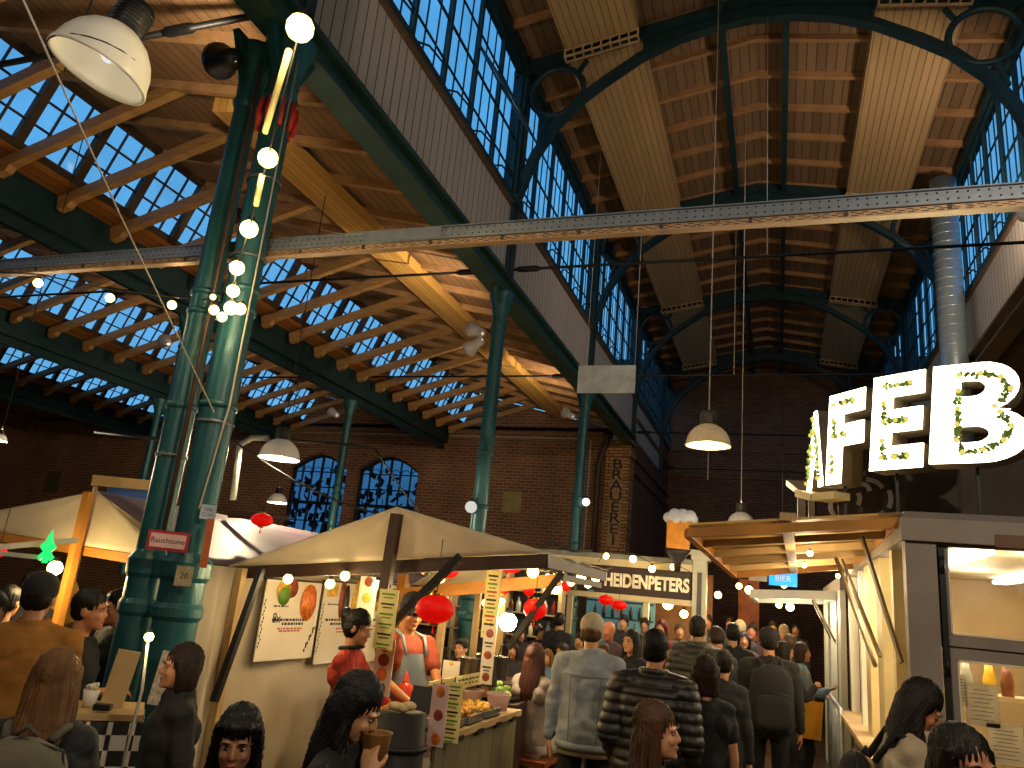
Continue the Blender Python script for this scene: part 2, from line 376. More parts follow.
# ---------------------------------------------------------------- arch frames
AR = [(3.16, 7.25), (3.05, 7.62), (2.93, 7.97), (2.68, 8.41), (2.33, 8.8), (2.0, 9.05), (1.5, 9.38), (1.0, 9.6), (.5, 9.72), (0, 9.76)]
full = [(XC-a, z) for a, z in AR]+[(XC+a, z) for a, z in AR[-2::-1]]
ordn = ['second', 'third', 'fourth', 'fifth']
for k, y in enumerate(FR[1:]):
    lab = ['largest and nearest green iron roof arch with ring spandrels', 'green iron roof arch behind the nearest one', 'third green iron roof arch, above the hanging glass dome lamp', 'smallest and farthest green iron roof arch by the end wall'][k]
    t = thing('roof_arch', lab, 'arch', (XC, y, 7.2), 'iron arches of the nave')
    mb = MB(); pts = full
    for dy in (0,):
        secs = []
        for i, (x, z) in enumerate(pts):
            p0, p1 = pts[max(i-1, 0)], pts[min(i+1, len(pts)-1)]; tx, tz = p1[0]-p0[0], p1[1]-p0[1]; L_ = math.hypot(tx, tz); nx, nz_ = -tz/L_, tx/L_
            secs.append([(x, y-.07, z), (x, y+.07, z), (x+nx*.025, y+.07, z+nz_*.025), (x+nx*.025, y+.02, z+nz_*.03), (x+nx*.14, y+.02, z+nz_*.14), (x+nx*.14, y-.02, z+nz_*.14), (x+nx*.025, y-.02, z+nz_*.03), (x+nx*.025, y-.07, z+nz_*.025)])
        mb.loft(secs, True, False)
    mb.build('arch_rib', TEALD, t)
    mb = MB()
    for sgn in (-1, 1):
        xa = XC+sgn*3.25
        mb.beam((xa, y, rz_(xa)-.2), (XC, y, rz_(XC)-.2), .07, .2)
        mb.beam((xa, y, rz_(xa)-.3), (XC, y, rz_(XC)-.3), .14, .025)
        for i in range(3): pass
    # web plate between arch crown and chord
    cr_ = [(x, z) for x, z in full if abs(x-XC) < 1.6]
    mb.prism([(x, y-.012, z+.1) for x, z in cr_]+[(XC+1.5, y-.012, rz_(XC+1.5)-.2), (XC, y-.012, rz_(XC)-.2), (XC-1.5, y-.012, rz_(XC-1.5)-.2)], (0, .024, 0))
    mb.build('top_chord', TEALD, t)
    for sgn in (-1, 1):
        cx, cz, r = XC+sgn*2.74, 9.02, .40
        q = MB(); ring = []
        q.tube([(cx+r*math.cos(a*PI/16), y, cz+r*math.sin(a*PI/16)) for a in range(32)], .045, 8, closed=True)
        q.beam((cx+sgn*.28, y, cz+.3), (XC+sgn*3.25, y, 9.55), .05, .06); q.beam((cx-sgn*.3, y, cz+.28), (cx-sgn*.42, y, rz_(cx)-.3), .05, .06)
        q.beam((cx+sgn*.1, y, cz-.4), (cx+sgn*.2, y, cz-.75), .05, .06)
        q.build('ring', TEALD, t)
# clerestory posts and tie rods
for k, y in enumerate(FR):
    for sgn, x in ((0, XL), (1, XR)):
        if sgn and k < 1: continue
        t = MB(); t.b2((x-.09, y-.09, 6.1), (x+.09, y+.09, rz_(x)-.05)); t.b2((x-.13, y-.03, 6.1), (x+.13, y+.03, rz_(x)-.05)); t.b2((x-.14, y-.14, 7.15), (x+.14, y+.14, 7.3))
        t.b2((x-.12, y-.12, 9.3), (x+.12, y+.12, 9.4))
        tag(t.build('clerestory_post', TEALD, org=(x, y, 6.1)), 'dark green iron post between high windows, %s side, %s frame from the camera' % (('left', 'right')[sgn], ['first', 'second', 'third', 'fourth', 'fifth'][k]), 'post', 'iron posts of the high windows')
for k, y in enumerate(FR):
    t = thing('tie_rod', ['thick dark tie rod at upper left beside the large white lamp', 'black tie rod with turnbuckles just behind the steel rail', 'thin tie rod above the white hanging panel', 'thin tie rod level with the glass dome lamp', 'faint tie rod near the end wall'][k], 'rod', (XC, y, 6.2), 'tie rods across the hall')
    mb = MB(); x1 = XR if k else XL
    mb.tube([(XL-2*AW, y, 6.2), (x1, y, 6.2)], .03 if k == 0 else .02, 6); mb.build('rod', DARK, t)
    for xx in [XL-.55, XL+.35] if k else [XL-1.2]:
        q = MB(); q.tube([(xx-.18, y, 6.2), (xx-.12, y, 6.2), (xx+.12, y, 6.2), (xx+.18, y, 6.2)], [.025, .045, .045, .025], 8); q.build('turnbuckle', DARK, t)
# small rise rods hanging on the tie rods
for px, d0, z0, z1 in ((735, 14.2, 6.2, 9.9), (767, 9.14, 6.2, 9.9), (712, 14.2, 4.2, 9.8)):
    p = aty(px, 300, d0); tag(MB().tube([(p.x, d0, z0), (p.x, d0, z1)], .006, 5).build('hanger_wire', CABLE, org=(p.x, d0, z1)), {735: 'left thin wire', 767: 'right thin wire', 712: 'middle thin long wire'}[px]+' dropping from the nave roof', 'wire', 'thin wires under the nave roof')
# ---------------------------------------------------------------- clerestory windows, cladding, girder
def clerestory(idx, x, sgn, y0, y1):
    z0, z1 = 7.2, 9.38
    f = MB(); f.b2((x-.05, y0, z0), (x+.07, y1, z0+.1)); f.b2((x-.05, y0, z1-.05), (x+.05, y1, z1+.35)); f.b2((x-.1, y0, z1+.02), (x+.1, y1, z1+.1))
    n = max(1, round((y1-y0)/.84))
    for i in range(n+1):
        y = y0+(y1-y0)*i/n; f.b2((x-.03, y-.028, z0), (x+.03, y+.028, z1))
        if i < n:
            for j in (1, 2):
                yy = y+(y1-y0)/n*j/3; f.b2((x-.008, yy-.008, z0), (x+.008, yy+.008, z1))
    for z, t_ in ((7.66, .018), (8.2, .03), (8.75, .018)): f.b2((x-.012, y0, z), (x+.012, y1, z+t_))
    for i in range(n):   # curved glazing bars at the foot and head
        y = y0+(y1-y0)*i/n; dy = (y1-y0)/n
        f.tube([(x, y, 7.3), (x, y+dy*.5, 7.55), (x, y+dy, 7.62)], .014, 5)
    o = struct(f.build('window_%d' % idx, TEALD))
    MB().b2((x-.005, y0, z0+.05), (x+.001, y1, z1)).build('pane', GLASS, o)
    return o
wi = 3
for i in range(5):
    y0 = FR[i]+.1; y1 = FR[i+1]-.1 if i < 4 else YE-.05
    o = clerestory(wi, XL, 0, y0, y1); wi += 1
    if i == 0:
        q = MB(); m3 = Matrix.Rotation(math.radians(-32), 3, 'Y'); c0 = Vector((XL+.32, 7.75, 8.05))
        for dy in (-.41, .41): q.box(c0+Vector((0, dy, 0)), (.03, .05, 1.0), rot=m3)
        for dz in (-.5, 0, .5): q.box(c0+m3 @ Vector((0, 0, dz)), (.03, .85, .04), rot=m3)
        sh = q.build('open_sash', TEALD, o); q = MB(); q.box(c0, (.006, .8, 1.0), rot=m3); q.build('sash_pane', glass('bright_sash_glass', 'FFFFFF', .35), sh)
for i in range(0, 5):
    y0 = FR[i]+.1; y1 = FR[i+1]-.1 if i < 4 else YE-.05
    clerestory(wi, XR, 1, y0, y1); wi += 1
for sgn, x in ((0, XL), (1, XR)): struct(MB().b2((x-.02, YB, 6.12), (x+.03, FR[0]-.1 if sgn == 0 else FR[0]+.1, 9.75)).build('wall_high_'+('left', 'right')[sgn], CLAD))
for i in range(0, 4):
    for sgn, x in ((0, XL), (1, XR)):
        y0, y1 = (FR[i] if i else -2), FR[i+1]
        ti = 2*i+sgn
        o = MB().b2((x-.02, y0, 6.12), (x+.03, y1, 7.2)).build('trim_%d' % (ti+1), CLAD); struct(o)
        c_ = MB(); c_.b2((x-.06, y0, 7.14), (x+.08, y1, 7.2)); c_.build('sill_board', mat('brown_sill', '5A4632', .6), o)
for sgn, x in ((0, XL), (1, XR)):
    g = MB(); g.b2((x-.16, YB, 6.06), (x+.1, YA+.2, 6.1)); g.b2((x-.02, YB, 5.86), (x+.02, YA+.2, 6.1)); g.b2((x-.16, YB, 5.84), (x+.1, YA+.2, 5.88)); g.b2((x+.03, YB, 6.1), (x+.07, YA+.2, 6.16))
    y = YB+.4
    while y < YA: g.tube([(x+.022, y, 5.97), (x+.035, y, 5.97)], .013, 6); y += .4
    o = g.build('girder', mat('green_girder', '2A4E4A', .45, .2, .3, 3) if sgn == 0 else mat('brown_girder', '5A4A38', .6, 0, .3, 3), org=(x, 9, 6))
    tag(o, 'long green iron girder carrying the %s wall of the nave' % ('left', 'right')[sgn] if sgn == 0 else 'brown girder under the pale boards on the right side of the nave', 'girder')
    if sgn == 0:
        mb = MB().b2((x-.24, YB, 5.93), (x-.165, YA, 6.12)); mb.build('timber_edge', mat('pale_timber_edge', 'B89468', .6), o)
# ---------------------------------------------------------------- left aisle roofs
def roofz(x): return 6.25+(-3.6-x)*.2386
widx = wi
struts = None
for a in range(3):
    D = -AW*a; ymax = YA+.02
    x0, x1 = -3.72+D, -8.0+D
    m_ = CEILA
    c_ = MB().prism([(x0, YB, roofz(-3.72)), (x1, YB, roofz(-8.0)), (x1, YB, roofz(-8.0)+.1), (x0, YB, roofz(-3.72)+.1)], (0, ymax-YB+.3, 0)).build('ceiling_aisle', m_); struct(c_)
    y = 1.2+.2*a; yk = []
    while y < ymax-.1: yk.append(y); y += .84
    for y in yk:
        MB().beam((x0, y, roofz(-3.72)-.05), (x1, y, roofz(-8.0)-.05), .07, .1).build('rafter', mat('aisle_rafter_wood', 'B08A60', .6), c_)
    # skylight strip
    za, zb = 6.36, 7.25; xa, xb = -8.38+D, -8.02+D
    f = MB(); f.beam((xa, YB, za), (xa, ymax, za), .08, .1); f.beam((xb, YB, zb), (xb, ymax, zb), .1, .08)
    for i, y in enumerate(yk):
        f.beam((xa, y, za), (xb, y, zb), .11, .09, up=(1, 0, .4))
        if i < len(yk)-1:
            for j in (1, 2): f.beam((xa, y+.28*j, za), (xb, y+.28*j, zb), .022, .03, up=(1, 0, .4))
    for q in (.33, .66): f.beam((xa+(xb-xa)*q, YB, za+(zb-za)*q), (xa+(xb-xa)*q, ymax, za+(zb-za)*q), .03, .02)
    o = struct(f.build('window_%d' % widx, mat('brown_glazing_bars', '40301F' if a < 2 else '403830', .6, 0, .2, 5))); widx += 1
    MB().prism([(xa-.02, YB, za), (xb-.02, YB, zb), (xb-.028, YB, zb), (xa-.028, YB, za)], (0, ymax-YB, 0)).build('pane', GLASS, o)
    # board under the skylight and valley gutter
    b_ = MB().prism([(-8.74+D, YB, 6.24), (-8.36+D, YB, 6.3), (-8.38+D, YB, 6.38), (-8.74+D, YB, 6.32)], (0, ymax-YB, 0)).build('trim_%d' % (20+a), planks('orange_fascia_boards', '96602A', .16, 'X', .6, .1, .3, .35)); struct(b_)
    xv = -8.9+D
    g = MB(); g.b2((xv-.16, YB, 5.78), (xv+.17, ymax, 5.83)); g.b2((xv-.16, YB, 5.78), (xv-.12, ymax, 6.2)); g.b2((xv+.1, YB, 5.83), (xv+.15, ymax, 6.28)); g.b2((xv-.04, YB, 5.62), (xv+.04, ymax, 5.8)); g.b2((xv+.1, YB, 6.22), (xv+.18, ymax, 6.28))
    tag(g.build('gutter_beam', TEALD, org=(xv, 9, 5.8)), ['dark green valley beam between the first and second skylight rows', 'dark green valley beam between the second and third skylight rows', 'dark valley beam left of the third skylight row'][a], 'beam')
    # laminated purlin band under the roof
    g = MB(); g.prism([(-5.68+D, 5.5, 6.5), (-5.14+D, 5.5, 6.4), (-5.14+D, 5.5, 6.56), (-5.68+D, 5.5, 6.68)], (0, YA-.5-5.5, 0))
    tag(g.build('purlin_band', TIMB2, org=(-5.7+D, 9, 6.6)), ['wide golden ribbed timber band under the roof beside the green girder', 'golden timber band under the second aisle roof', 'timber band under the farthest left roof'][a], 'beam')
    # slanted struts
    for i, y in enumerate(yk):
        yy = y+.05
        if a == 0 and yy < 3 or a == 1 and yy < 5 or a == 2 and yy < 8: continue
        if struts is None:
            mb = MB(); P0 = Vector((-8.6, yy, 6.1)); P1 = Vector((-6.03, yy, 6.86)); mb.beam(P0, P1, .1, .14)
            mb.prism([(-8.6, yy-.05, 6.04), (-8.36, yy-.05, 6.11), (-8.42, yy-.05, 6.02), (-8.56, yy-.05, 5.98)], (0, .1, 0))
            struts = mb.build('roof_strut', TIMB, org=(-8.6, yy, 6.0))
            tag(struts, '', 'strut', 'slanted timber struts under the first skylight row'); o = struts; sy0 = yy
        else: o = clone(struts, (D, yy-sy0, 0))
        o['group'] = 'slanted timber struts under the %s skylight row' % ('first', 'second', 'third')[a]
        o['label'] = 'slanted golden timber strut crossing below the %s row of skylights' % ('nearest, rightmost', 'second', 'third, farthest left')[a]
# outer roof over the last strip and right aisle ceiling
struct(MB().b2((XW, YB, 6.3), (-8.9-2*AW, YA+.4, 6.4)).build('ceiling_left', CEILA))
struct(MB().prism([(XR+.1, YB, 6.2), (18, YB, 7.4), (18, YB, 7.5), (XR+.1, YB, 6.3)], (0, YA-YB+.3, 0)).build('ceiling_right', CEILW))
# ---------------------------------------------------------------- columns
def column(x, y, top, r, label, plinth=True, cap=True, ang=0):
    t = thing('iron_column', label, 'column', (x, y, 0), 'green iron columns')
    s = MB()
    prof = [(r*1.32, .0), (r*1.32, 1.5), (r*1.2, 1.55)] if plinth else [(r, 0), (r, 1.5)]
    s.lathe([(r*1.0, 1.5), (r*1.0, 2.9), (r*.98, 3.6), (r*.92, top-.5)], (x, y, 0), 24)
    s.build('shaft', TEAL, t)
    if plinth:
        p = MB(); p.lathe([(r*1.45, 0), (r*1.45, .25), (r*1.2, .3), (r*1.2, 1.5), (r*1.36, 1.53), (r*1.36, 1.58), (r*1.2, 1.61), (r*1.2, 1.74), (r*1.36, 1.77), (r*1.4, 1.86), (r*1.1, 1.9), (r*1.0, 1.92)], (x, y, 0), 40, smooth=False)
        p.build('plinth', TEAL, t)
    q = MB()
    for z in (2.9, 3.6, 3.75): q.lathe([(r*.9, z-.03), (r*1.1, z-.02), (r*1.14, z), (r*1.1, z+.02), (r*.9, z+.03)], (x, y, 0), 20)
    q.build('collar', TEAL, t)
    if cap:
        k = MB(); k.lathe([(r*.9, top-.55), (r*1.15, top-.5), (r*1.0, top-.45), (r*1.05, top-.3), (r*1.45, top-.12), (r*1.7, top-.06), (r*1.7, top)], (x, y, 0), 20)
        for dy in (-1, 1): k.prism([(x-.03, y+dy*r, top-.35), (x-.03, y+dy*(r+.18), top), (x-.03, y+dy*r, top)], (.06, 0, 0))
        k.build('capital', TEAL, t)
    return t
COLS = {}
c1 = column(-3.6, 4.11, 5.84, .115, 'nearest green iron column, right one of the pair, with plinth and bulbs running up it')
c2 = column(-3.93, 4.13, 5.84, .095, 'left one of the nearest pair of green iron columns, with red edged sign')
column(-3.6, 9.14, 5.84, .1, 'green iron column rising behind the beige stall canopy, white floodlight near its top')
column(-3.6, 14.2, 5.84, .1, 'green iron column behind the white hanging panel')
for x, y, l in ((-8.9, 14.2, 'dark green iron column standing left of the right arched window'), (-8.9, 9.14, 'dark green column partly hidden behind the nearest column pair'), (-14.2, 14.2, 'thin dark green column far left at the brick wall')):
    column(x, y, 5.65, .09, l, plinth=False)
# drain pipes on the brick wall, tall duct pipe on the right
tag(MB().tube([(XL-.78, YA-.15, 0), (XL-.78, YA-.15, 5.3), (XL-.6, YA-.2, 5.9), (XL-.55, YA-.3, 6.1)], .075, 10).build('drain_pipe', mat('brown_pipe', '4A342A', .5, .1), org=(XL-.78, YA-.15, 0)), 'brown drain pipe beside the yellow brick lettered pier', 'pipe')
tag(MB().tube([(XL-1.05, YA-.05, 0), (XL-1.05, YA-.05, 5.98), (XL-1.5, YA-.05, 6.0), (XW+.3, YA-.08, 6.0)], .018, 6).build('conduit', CABLE, org=(XL-1.05, YA-.05, 0)), 'thin pale conduit running along the brick wall', 'pipe')
for x in (-7.5, -7.0, -12.3, -11.7): pass
p = MB(); bx_, by_ = 2.62, 12.9
p.tube([(bx_, by_, 2.2), (bx_, by_, 9.2)], .2, 20)
z = 2.4
while z < 9.1: p.lathe([(.2, z), (.208, z+.01), (.2, z+.02)], (bx_, by_, 0), 20); z += .16
tag(p.build('ventilation_pipe', mat('spiral_duct_steel', '8FA0AA', .35, .5, .1, 8), org=(bx_, by_, 2.2)), 'tall grey spiral ventilation pipe behind the glowing letters', 'pipe')
# ---------------------------------------------------------------- steel rail
t = thing('steel_rail', 'long perforated galvanised steel rail crossing the hall', 'rail', (-1.5, 4.32, 4.1))
XA, XB = -9, 3.6
mb = MB(); y0, y1 = 4.24, 4.33
mb.b2((XA, y0, 4.168), (XB, y0+.006, 4.212)); mb.b2((XA, y0, 4.165), (XB, y1, 4.171)); mb.b2((XA, y0-.012, 4.128), (XB, y0-.006, 4.165)); mb.b2((XA, y0-.012, 4.163), (XB, y0+.004, 4.169)); mb.b2((XA, y0-.012, 4.122), (XB, y0+.02, 4.128))
mb.b2((XA, y1-.006, 4.122), (XB, y1, 4.212)); mb.b2((XA, y0-.016, 4.208), (XB, y0+.01, 4.216)); mb.b2((-2.75, y0-.02, 4.13), (-2.15, y0-.014, 4.206))
h = mb; h.m = 1; x = XA+.03
while x < XB:
    if -6.6 < x < 2.4:
        for z in (4.192, 4.146): h.tube([(x, y0-.016 if z < 4.17 else y0-.004, z), (x, y0, z)], .0055, 6)
    x += .05
h.build('profile', [STEEL, BLACK], t)
b = MB(); b.b2((XA, y0+.004, 4.082), (XB, y0+.012, 4.122)); b.b2((XA, y0+.004, 4.08), (XB, y1-.03, 4.084)); b.b2((XA, y0-.004, 4.078), (XB, y0+.012, 4.086))
h = b; h.m = 1; x = XA
rr = random.Random(5)
while x < XB:
    if -6.6 < x < 2.4:
        for j in range(3):
            xx = x+rr.uniform(0, .03)+(.03 if j % 2 else 0); h.b2((xx, y0+.0025, 4.09+j*.01), (xx+.035, y0+.0045, 4.095+j*.01))
    x += .07
x = XA; h.m = 2
while x < XB: h.b2((x, y0-.006, 4.086), (x+.018, y0+.006, 4.118)); x += .52
h.build('cable_tray', [mat('tray_steel', 'B09070', .45, .4, .1, 9), BLACK, mat('dark_clip', '3A2E26', .5)], t)
# ================================================================= lamps, bulbs, cables
def depth(p): return (Vector(p)-Vector((0, 0, EYE))).dot(FW)
def rpx(p, px): return px/FPX*depth(p)
def pendant(p, r, label, glow=None, power=0, tilt=None, dome=1.0, cable_to=None, housing=BLACK, shade=WHITE, col=(1, .8, .5), group=None):
    t = thing('pendant_lamp', label, 'lamp', p, group)
    ax = Vector(tilt) if tilt else Vector((0, 0, 1)); ax.normalize(); p = Vector(p)
    h = r*dome
    out = [(r, 0), (r*.985, h*.15), (r*.93, h*.38), (r*.82, h*.6), (r*.64, h*.8), (r*.42, h*.94), (r*.3, h)]
    s = MB(); s.lathe([(r*1.0, 0), (r*1.03, .0), (r*1.03, h*.04)]+out[1:]+[(a*.96, b-h*.03) for a, b in out[:0:-1]]+[(r*.97, 0), (r, 0)], p, 32, ax)
    s.build('shade', shade, t)
    b = MB(); b.ball(p+ax*h*.45, r*.17, 12, (1, 1, 1.4)); b.build('bulb', emis('bulb_'+(glow or 'dim')+str(power > 2), glow or 'B0A890', 6 if power > 2 else .4), t)
    b = MB(); b.lathe([(r*.32, h*.96), (r*.36, h*1.0), (r*.36, h*1.55), (r*.3, h*1.62), (.01, h*1.64)], p, 20, ax)
    for i in range(6): b.lathe([(r*.36, h*(1.05+i*.08)), (r*.39, h*(1.07+i*.08)), (r*.36, h*(1.09+i*.08))], p, 20, ax)
    b.build('housing', housing, t)
    if cable_to: MB().tube([p+ax*h*1.6, cable_to], .006, 5).build('cable', WIRE if housing is BLACK else CABLE, t)
    if power: lamp_point(p+ax*h*.05-ax*.03, power, col, .06, t)
    return t
p = at(97, 72, 4.0); r = rpx(p, 47)
big = pendant(p, r, 'large white enamel dome lamp at the upper left, seen from below', 'FFFFFF', .45, tilt=(.28, .1, 1), dome=1.15, cable_to=(p.x+.5, p.y+.2, 6.6))
mb = MB(); mb.tube([p+Vector((-r*.98, 0, .04)), p+Vector((-r*.6, .1, 2.2))], .006, 5); mb.build('stay_wire', WIRE, big)
q = MB(); q.tube([p+Vector((r*math.cos(a), r*math.sin(a), .03)) for a in [PI+i*PI/10 for i in range(11)]], .004, 5); q.build('guard_wire', WIRE, big)
p = at(279, 459, 9.0); pendant(p, rpx(p, 20), 'white bell lamp with black housing left of the arched windows', 'FFF4DC', 110, dome=1.0, cable_to=(p.x, p.y, 6.6), group='lit white bell lamps')
p = at(277, 503, 14.5); pendant(p, rpx(p, 9.5), 'small white bell lamp above the red lantern, below the larger bell lamp', 'FFF4DC', 100, cable_to=(p.x, p.y, 6.6), group='lit white bell lamps')
p = at(-1, 441, 9.5); pendant(p, rpx(p, 7), 'small white bell lamp cut by the left picture edge', 'FFF4DC', 50, cable_to=(p.x, p.y, 6.6), group='lit white bell lamps')
p = at(708, 446, 8.6); pendant(p, rpx(p, 22), 'ribbed glass dome lamp hanging in the middle of the nave', 'FFD890', 30, cable_to=(p.x, p.y, 10.0), shade=mat('ribbed_lamp_glass', 'A8A49A', .25, .1, .15, 30, transl=.35), col=(1, .7, .35), housing=mat('grey_housing', '5A5650', .4, .5))
p = at(741, 527, 11.0); pendant(p, rpx(p, 14), 'white bell lamp just above the wooden awning', 'FFF0D0', 110, dome=1.05, cable_to=(p.x, p.y, 10.0), housing=mat('grey_housing', '5A5650'))
pendant((2.0, .6, 4.6), .28, 'white bell lamp outside the picture above the front of the kiosk', 'FFF4DC', 180, cable_to=(2.0, .6, 10.0), col=(1, .83, .62))  # unseen lamp, added to brighten the kiosk front
pendant((-1.6, -1.2, 4.7), .28, 'white bell lamp outside the picture behind the viewer', 'FFF4DC', 70, cable_to=(-1.6, -1.2, 10.0), col=(1, .83, .62))  # unseen lamp, added as fill for the foreground
pendant((-6.2, 1.0, 4.6), .28, 'white bell lamp outside the left picture edge', 'FFF4DC', 25, cable_to=(-6.2, 1.0, 6.6), col=(1, .83, .62))  # unseen lamp, added as fill from the left
# floodlights fixed on columns, plus added ones for the roofs
def flood(p, to, label, power, body, n=2, size=110, col=(1, .77, .5), rs=.11):
    t = thing('floodlight', label, 'floodlight', p, None)
    p = Vector(p); d = (Vector(to)-p).normalized()
    k = MB(); k.tube([p+Vector((.12, 0, 0)), p+Vector((0, 0, 0))], .02, 6); k.build('bracket', BLACK, t)
    for i in range(n):
        o = p+Vector((0, 0, -.2*i)); dd = d if i == 0 else (d*Vector((1, 1, -1)))
        h = MB(); h.lathe([(.02, -.14), (rs*.55, -.13), (rs*.6, -.02), (rs*.95, .08), (rs, .12), (rs*.93, .12), (rs*.85, .07)], o, 16, dd); h.build('head', body, t)
        l = MB(); l.lathe([(rs*.85, .075), (.001, .076)], o, 16, dd); l.build('lens', emis('flood_lens', 'FFE0B0', 2.5 if i == 0 else .6), t)
        if i == 0: lamp_spot(o+dd*.16, o+dd*3, power, col, size, .8, .06, t)
    return t
LW = mat('light_grey_body', 'C8C8CC', .35)
flood((-3.86, 9.0, 5.25), (-6.6, 10.2, 6.6), 'white twin floodlight high on the column behind the beige canopy', 120, LW)
flood((-3.86, 14.0, 5.35), (-6.0, 15.2, 6.5), 'white floodlight high on the column behind the hanging panel', 110, LW, n=1)
flood((-3.95, 3.85, 5.55), (-6.9, 4.9, 6.6), 'dark stage light at the top of the nearest column pair', 80, BLACK, n=1, rs=.14, size=120)
flood((-9.15, 9.0, 5.2), (-12, 10.5, 6.5), 'floodlight on the second row of columns, behind the nearest column pair', 120, LW, n=1)  # hidden floodlight, added to light the second aisle roof
flood((-9.15, 14.0, 5.3), (-12, 15, 6.5), 'floodlight on the dark column left of the arched window', 70, LW, n=1)  # added as well, for the farther part of the second aisle
for i, (x, y, tx, ty, pw) in enumerate(((2.7, 4.2, -.6, 9.5, 120), (2.7, 9.0, -.8, 16, 190), (-3.35, 2.6, .3, 9, 110))):  # unseen floodlights added to brighten the nave roof
    flood((x, y, 6.5), (tx, ty, 10.2), ['floodlight outside the right picture edge aimed at the nave roof', 'floodlight on the right side of the nave by the second frame', 'floodlight outside the upper picture edge aimed at the nave roof'][i], pw, LW, n=1, col=(1, .75, .52), size=125)
# ---------------------------------------------------------------- string bulbs
def bulb(p, r, label, es=3, power=2.5, group=None, col='FFE080', lc=(1, .72, .34), name='string_bulb'):
    t = thing(name, label, 'bulb', p, group)
    MB().ball(p, r, 14).build('globe', emis('globe_'+col+str(es), col, es), t)
    MB().lathe([(r*.35, r*.8), (r*.4, r*1.0), (r*.4, r*1.5), (.005, r*1.55)], p, 10).build('socket', WIRE, t)
    if power: lamp_point(Vector(p)-Vector((0, 0, r*1.3)), power, lc, r, t)
    return t
bl = [(300, 28, 3.5, 14), (268, 158, 4.3, 10), (249, 229, 4.75, 9), (237, 268, 4.95, 7.5), (233, 291, 5.0, 6.5), (231, 308, 5.05, 7), (240, 309, 5.05, 6), (222, 317, 5.1, 5), (214, 310, 5.15, 5), (213, 297, 5.2, 3)]
pos = []
for i, (x, y, d, rr_) in enumerate(bl):
    p = at(x, y, d); pos.append(p)
    bulb(p, rpx(p, rr_), ['largest glowing bulb at the top of the nearest column', 'second glowing bulb down the nearest column', 'third glowing bulb down the column, just above the steel rail', 'glowing bulb just below the steel rail on the column', 'glowing bulb above the bulb cluster on the column', 'brightest bulb of the cluster on the column', 'right bulb of the cluster on the column', 'lowest bulb of the cluster on the column', 'left bulb of the cluster on the column', 'tiny bulb at upper left of the cluster on the column'][i], power=[9, 5, 4, 3, 2, 2, 0, 1, 0, 0][i], group='string bulbs on the nearest column')
t = MB(); t.tube(pos[:6], .006, 6); tag(t.build('light_cord', WIRE, org=pos[0]), 'dark cord joining the bulbs down the nearest column', 'cord')
m_ = mat('cream_cable_sleeve', 'E8DC98', .5)  # cream colour stands for bulb light along the cord
for a, b, l in (((289, 50, 3.62), (265, 132, 4.2), 'upper cream sleeve of the bulb cord'), ((262, 175, 4.4), (256, 205, 4.6), 'short lower cream sleeve of the bulb cord')):
    tag(MB().tube([at(*a), at(*b)], .018, 8).build('cable_sleeve', m_, org=at(*a)), l+' on the nearest column', 'sleeve')
lp = []
for i, (x, y, r_) in enumerate(((38, 283, 4.5), (110, 298, 4.5), (172, 305, 4.5))):
    p = at(x, y, 6.6); lp.append(p); bulb(p, rpx(p, r_), ['leftmost', 'middle', 'right'][i]+' of three bulbs strung left of the nearest columns under the skylights', power=2, group='bulbs strung left of the columns')
tag(MB().tube([at(-60, 268, 6.6)]+[Vector(p)+Vector((0, 0, .07)) for p in lp]+[at(214, 300, 5.3)], .006, 5).build('light_cord', WIRE, org=lp[0]), 'dark cord with three bulbs strung left of the columns', 'cord')
# pale cable from the upper left down to the column
tag(MB().tube([at(18, -12, 3.4), at(120, 215, 4.2), at(214, 412, 5.25)], .005, 6).build('pale_cable', CABLE, org=at(214, 412, 5.25)), 'thin pale cable slanting from the top left down to the column', 'cable')
# things fixed on the near columns
t = MB(); 
for i in range(9): a = i*2*PI/9; t.tube([(-3.6+.13*math.cos(a), 4.11+.13*math.sin(a), 5.05), (-3.6+.145*math.cos(a), 4.11+.145*math.sin(a), 5.16), (-3.6+.13*math.cos(a), 4.11+.13*math.sin(a), 5.28)], .02, 6)
tag(t.build('red_strap', mat('red_strap', 'C8321E', .5), org=(-3.6, 4.0, 5.1)), 'red webbing strap wound round the column top under the stage light', 'strap')
for z, x in ((4.62, -3.6), (2.78, -3.6), (2.55, -3.93), (4.0, -3.6)):
    r = .12 if x == -3.6 else .1
    tag(MB().lathe([(r, z-.012), (r+.006, z-.012), (r+.006, z+.012), (r, z+.012), (r, z-.012)], (x, 4.11 if x == -3.6 else 4.13, 0), 20).build('strap_band', mat('grey_band', '6A7070', .4, .5), org=(x, 4.1, z)), {4.62: 'uppermost thin metal band', 2.78: 'low metal band tying the pale cable', 2.55: 'metal band on the left shaft', 4.0: 'metal band below the steel rail'}[z]+' on the nearest column pair', 'band')
# conduit running down between the shafts
tag(MB().tube([(-3.47, 4.06, 5.7), (-3.47, 4.06, 2.9), (-3.5, 4.0, 2.2)], .007, 6).build('conduit', CABLE, org=(-3.47, 4.06, 2.2)), 'thin pale conduit down the right side of the nearest column', 'pipe')
tag(MB().tube([(-3.75, 4.0, 5.6), (-3.74, 4.0, 2.0)], .013, 6).build('conduit', mat('copper_brown', '6A4A38', .5, .3), org=(-3.75, 4.0, 2)), 'brown conduit in the gap between the two nearest shafts', 'pipe')
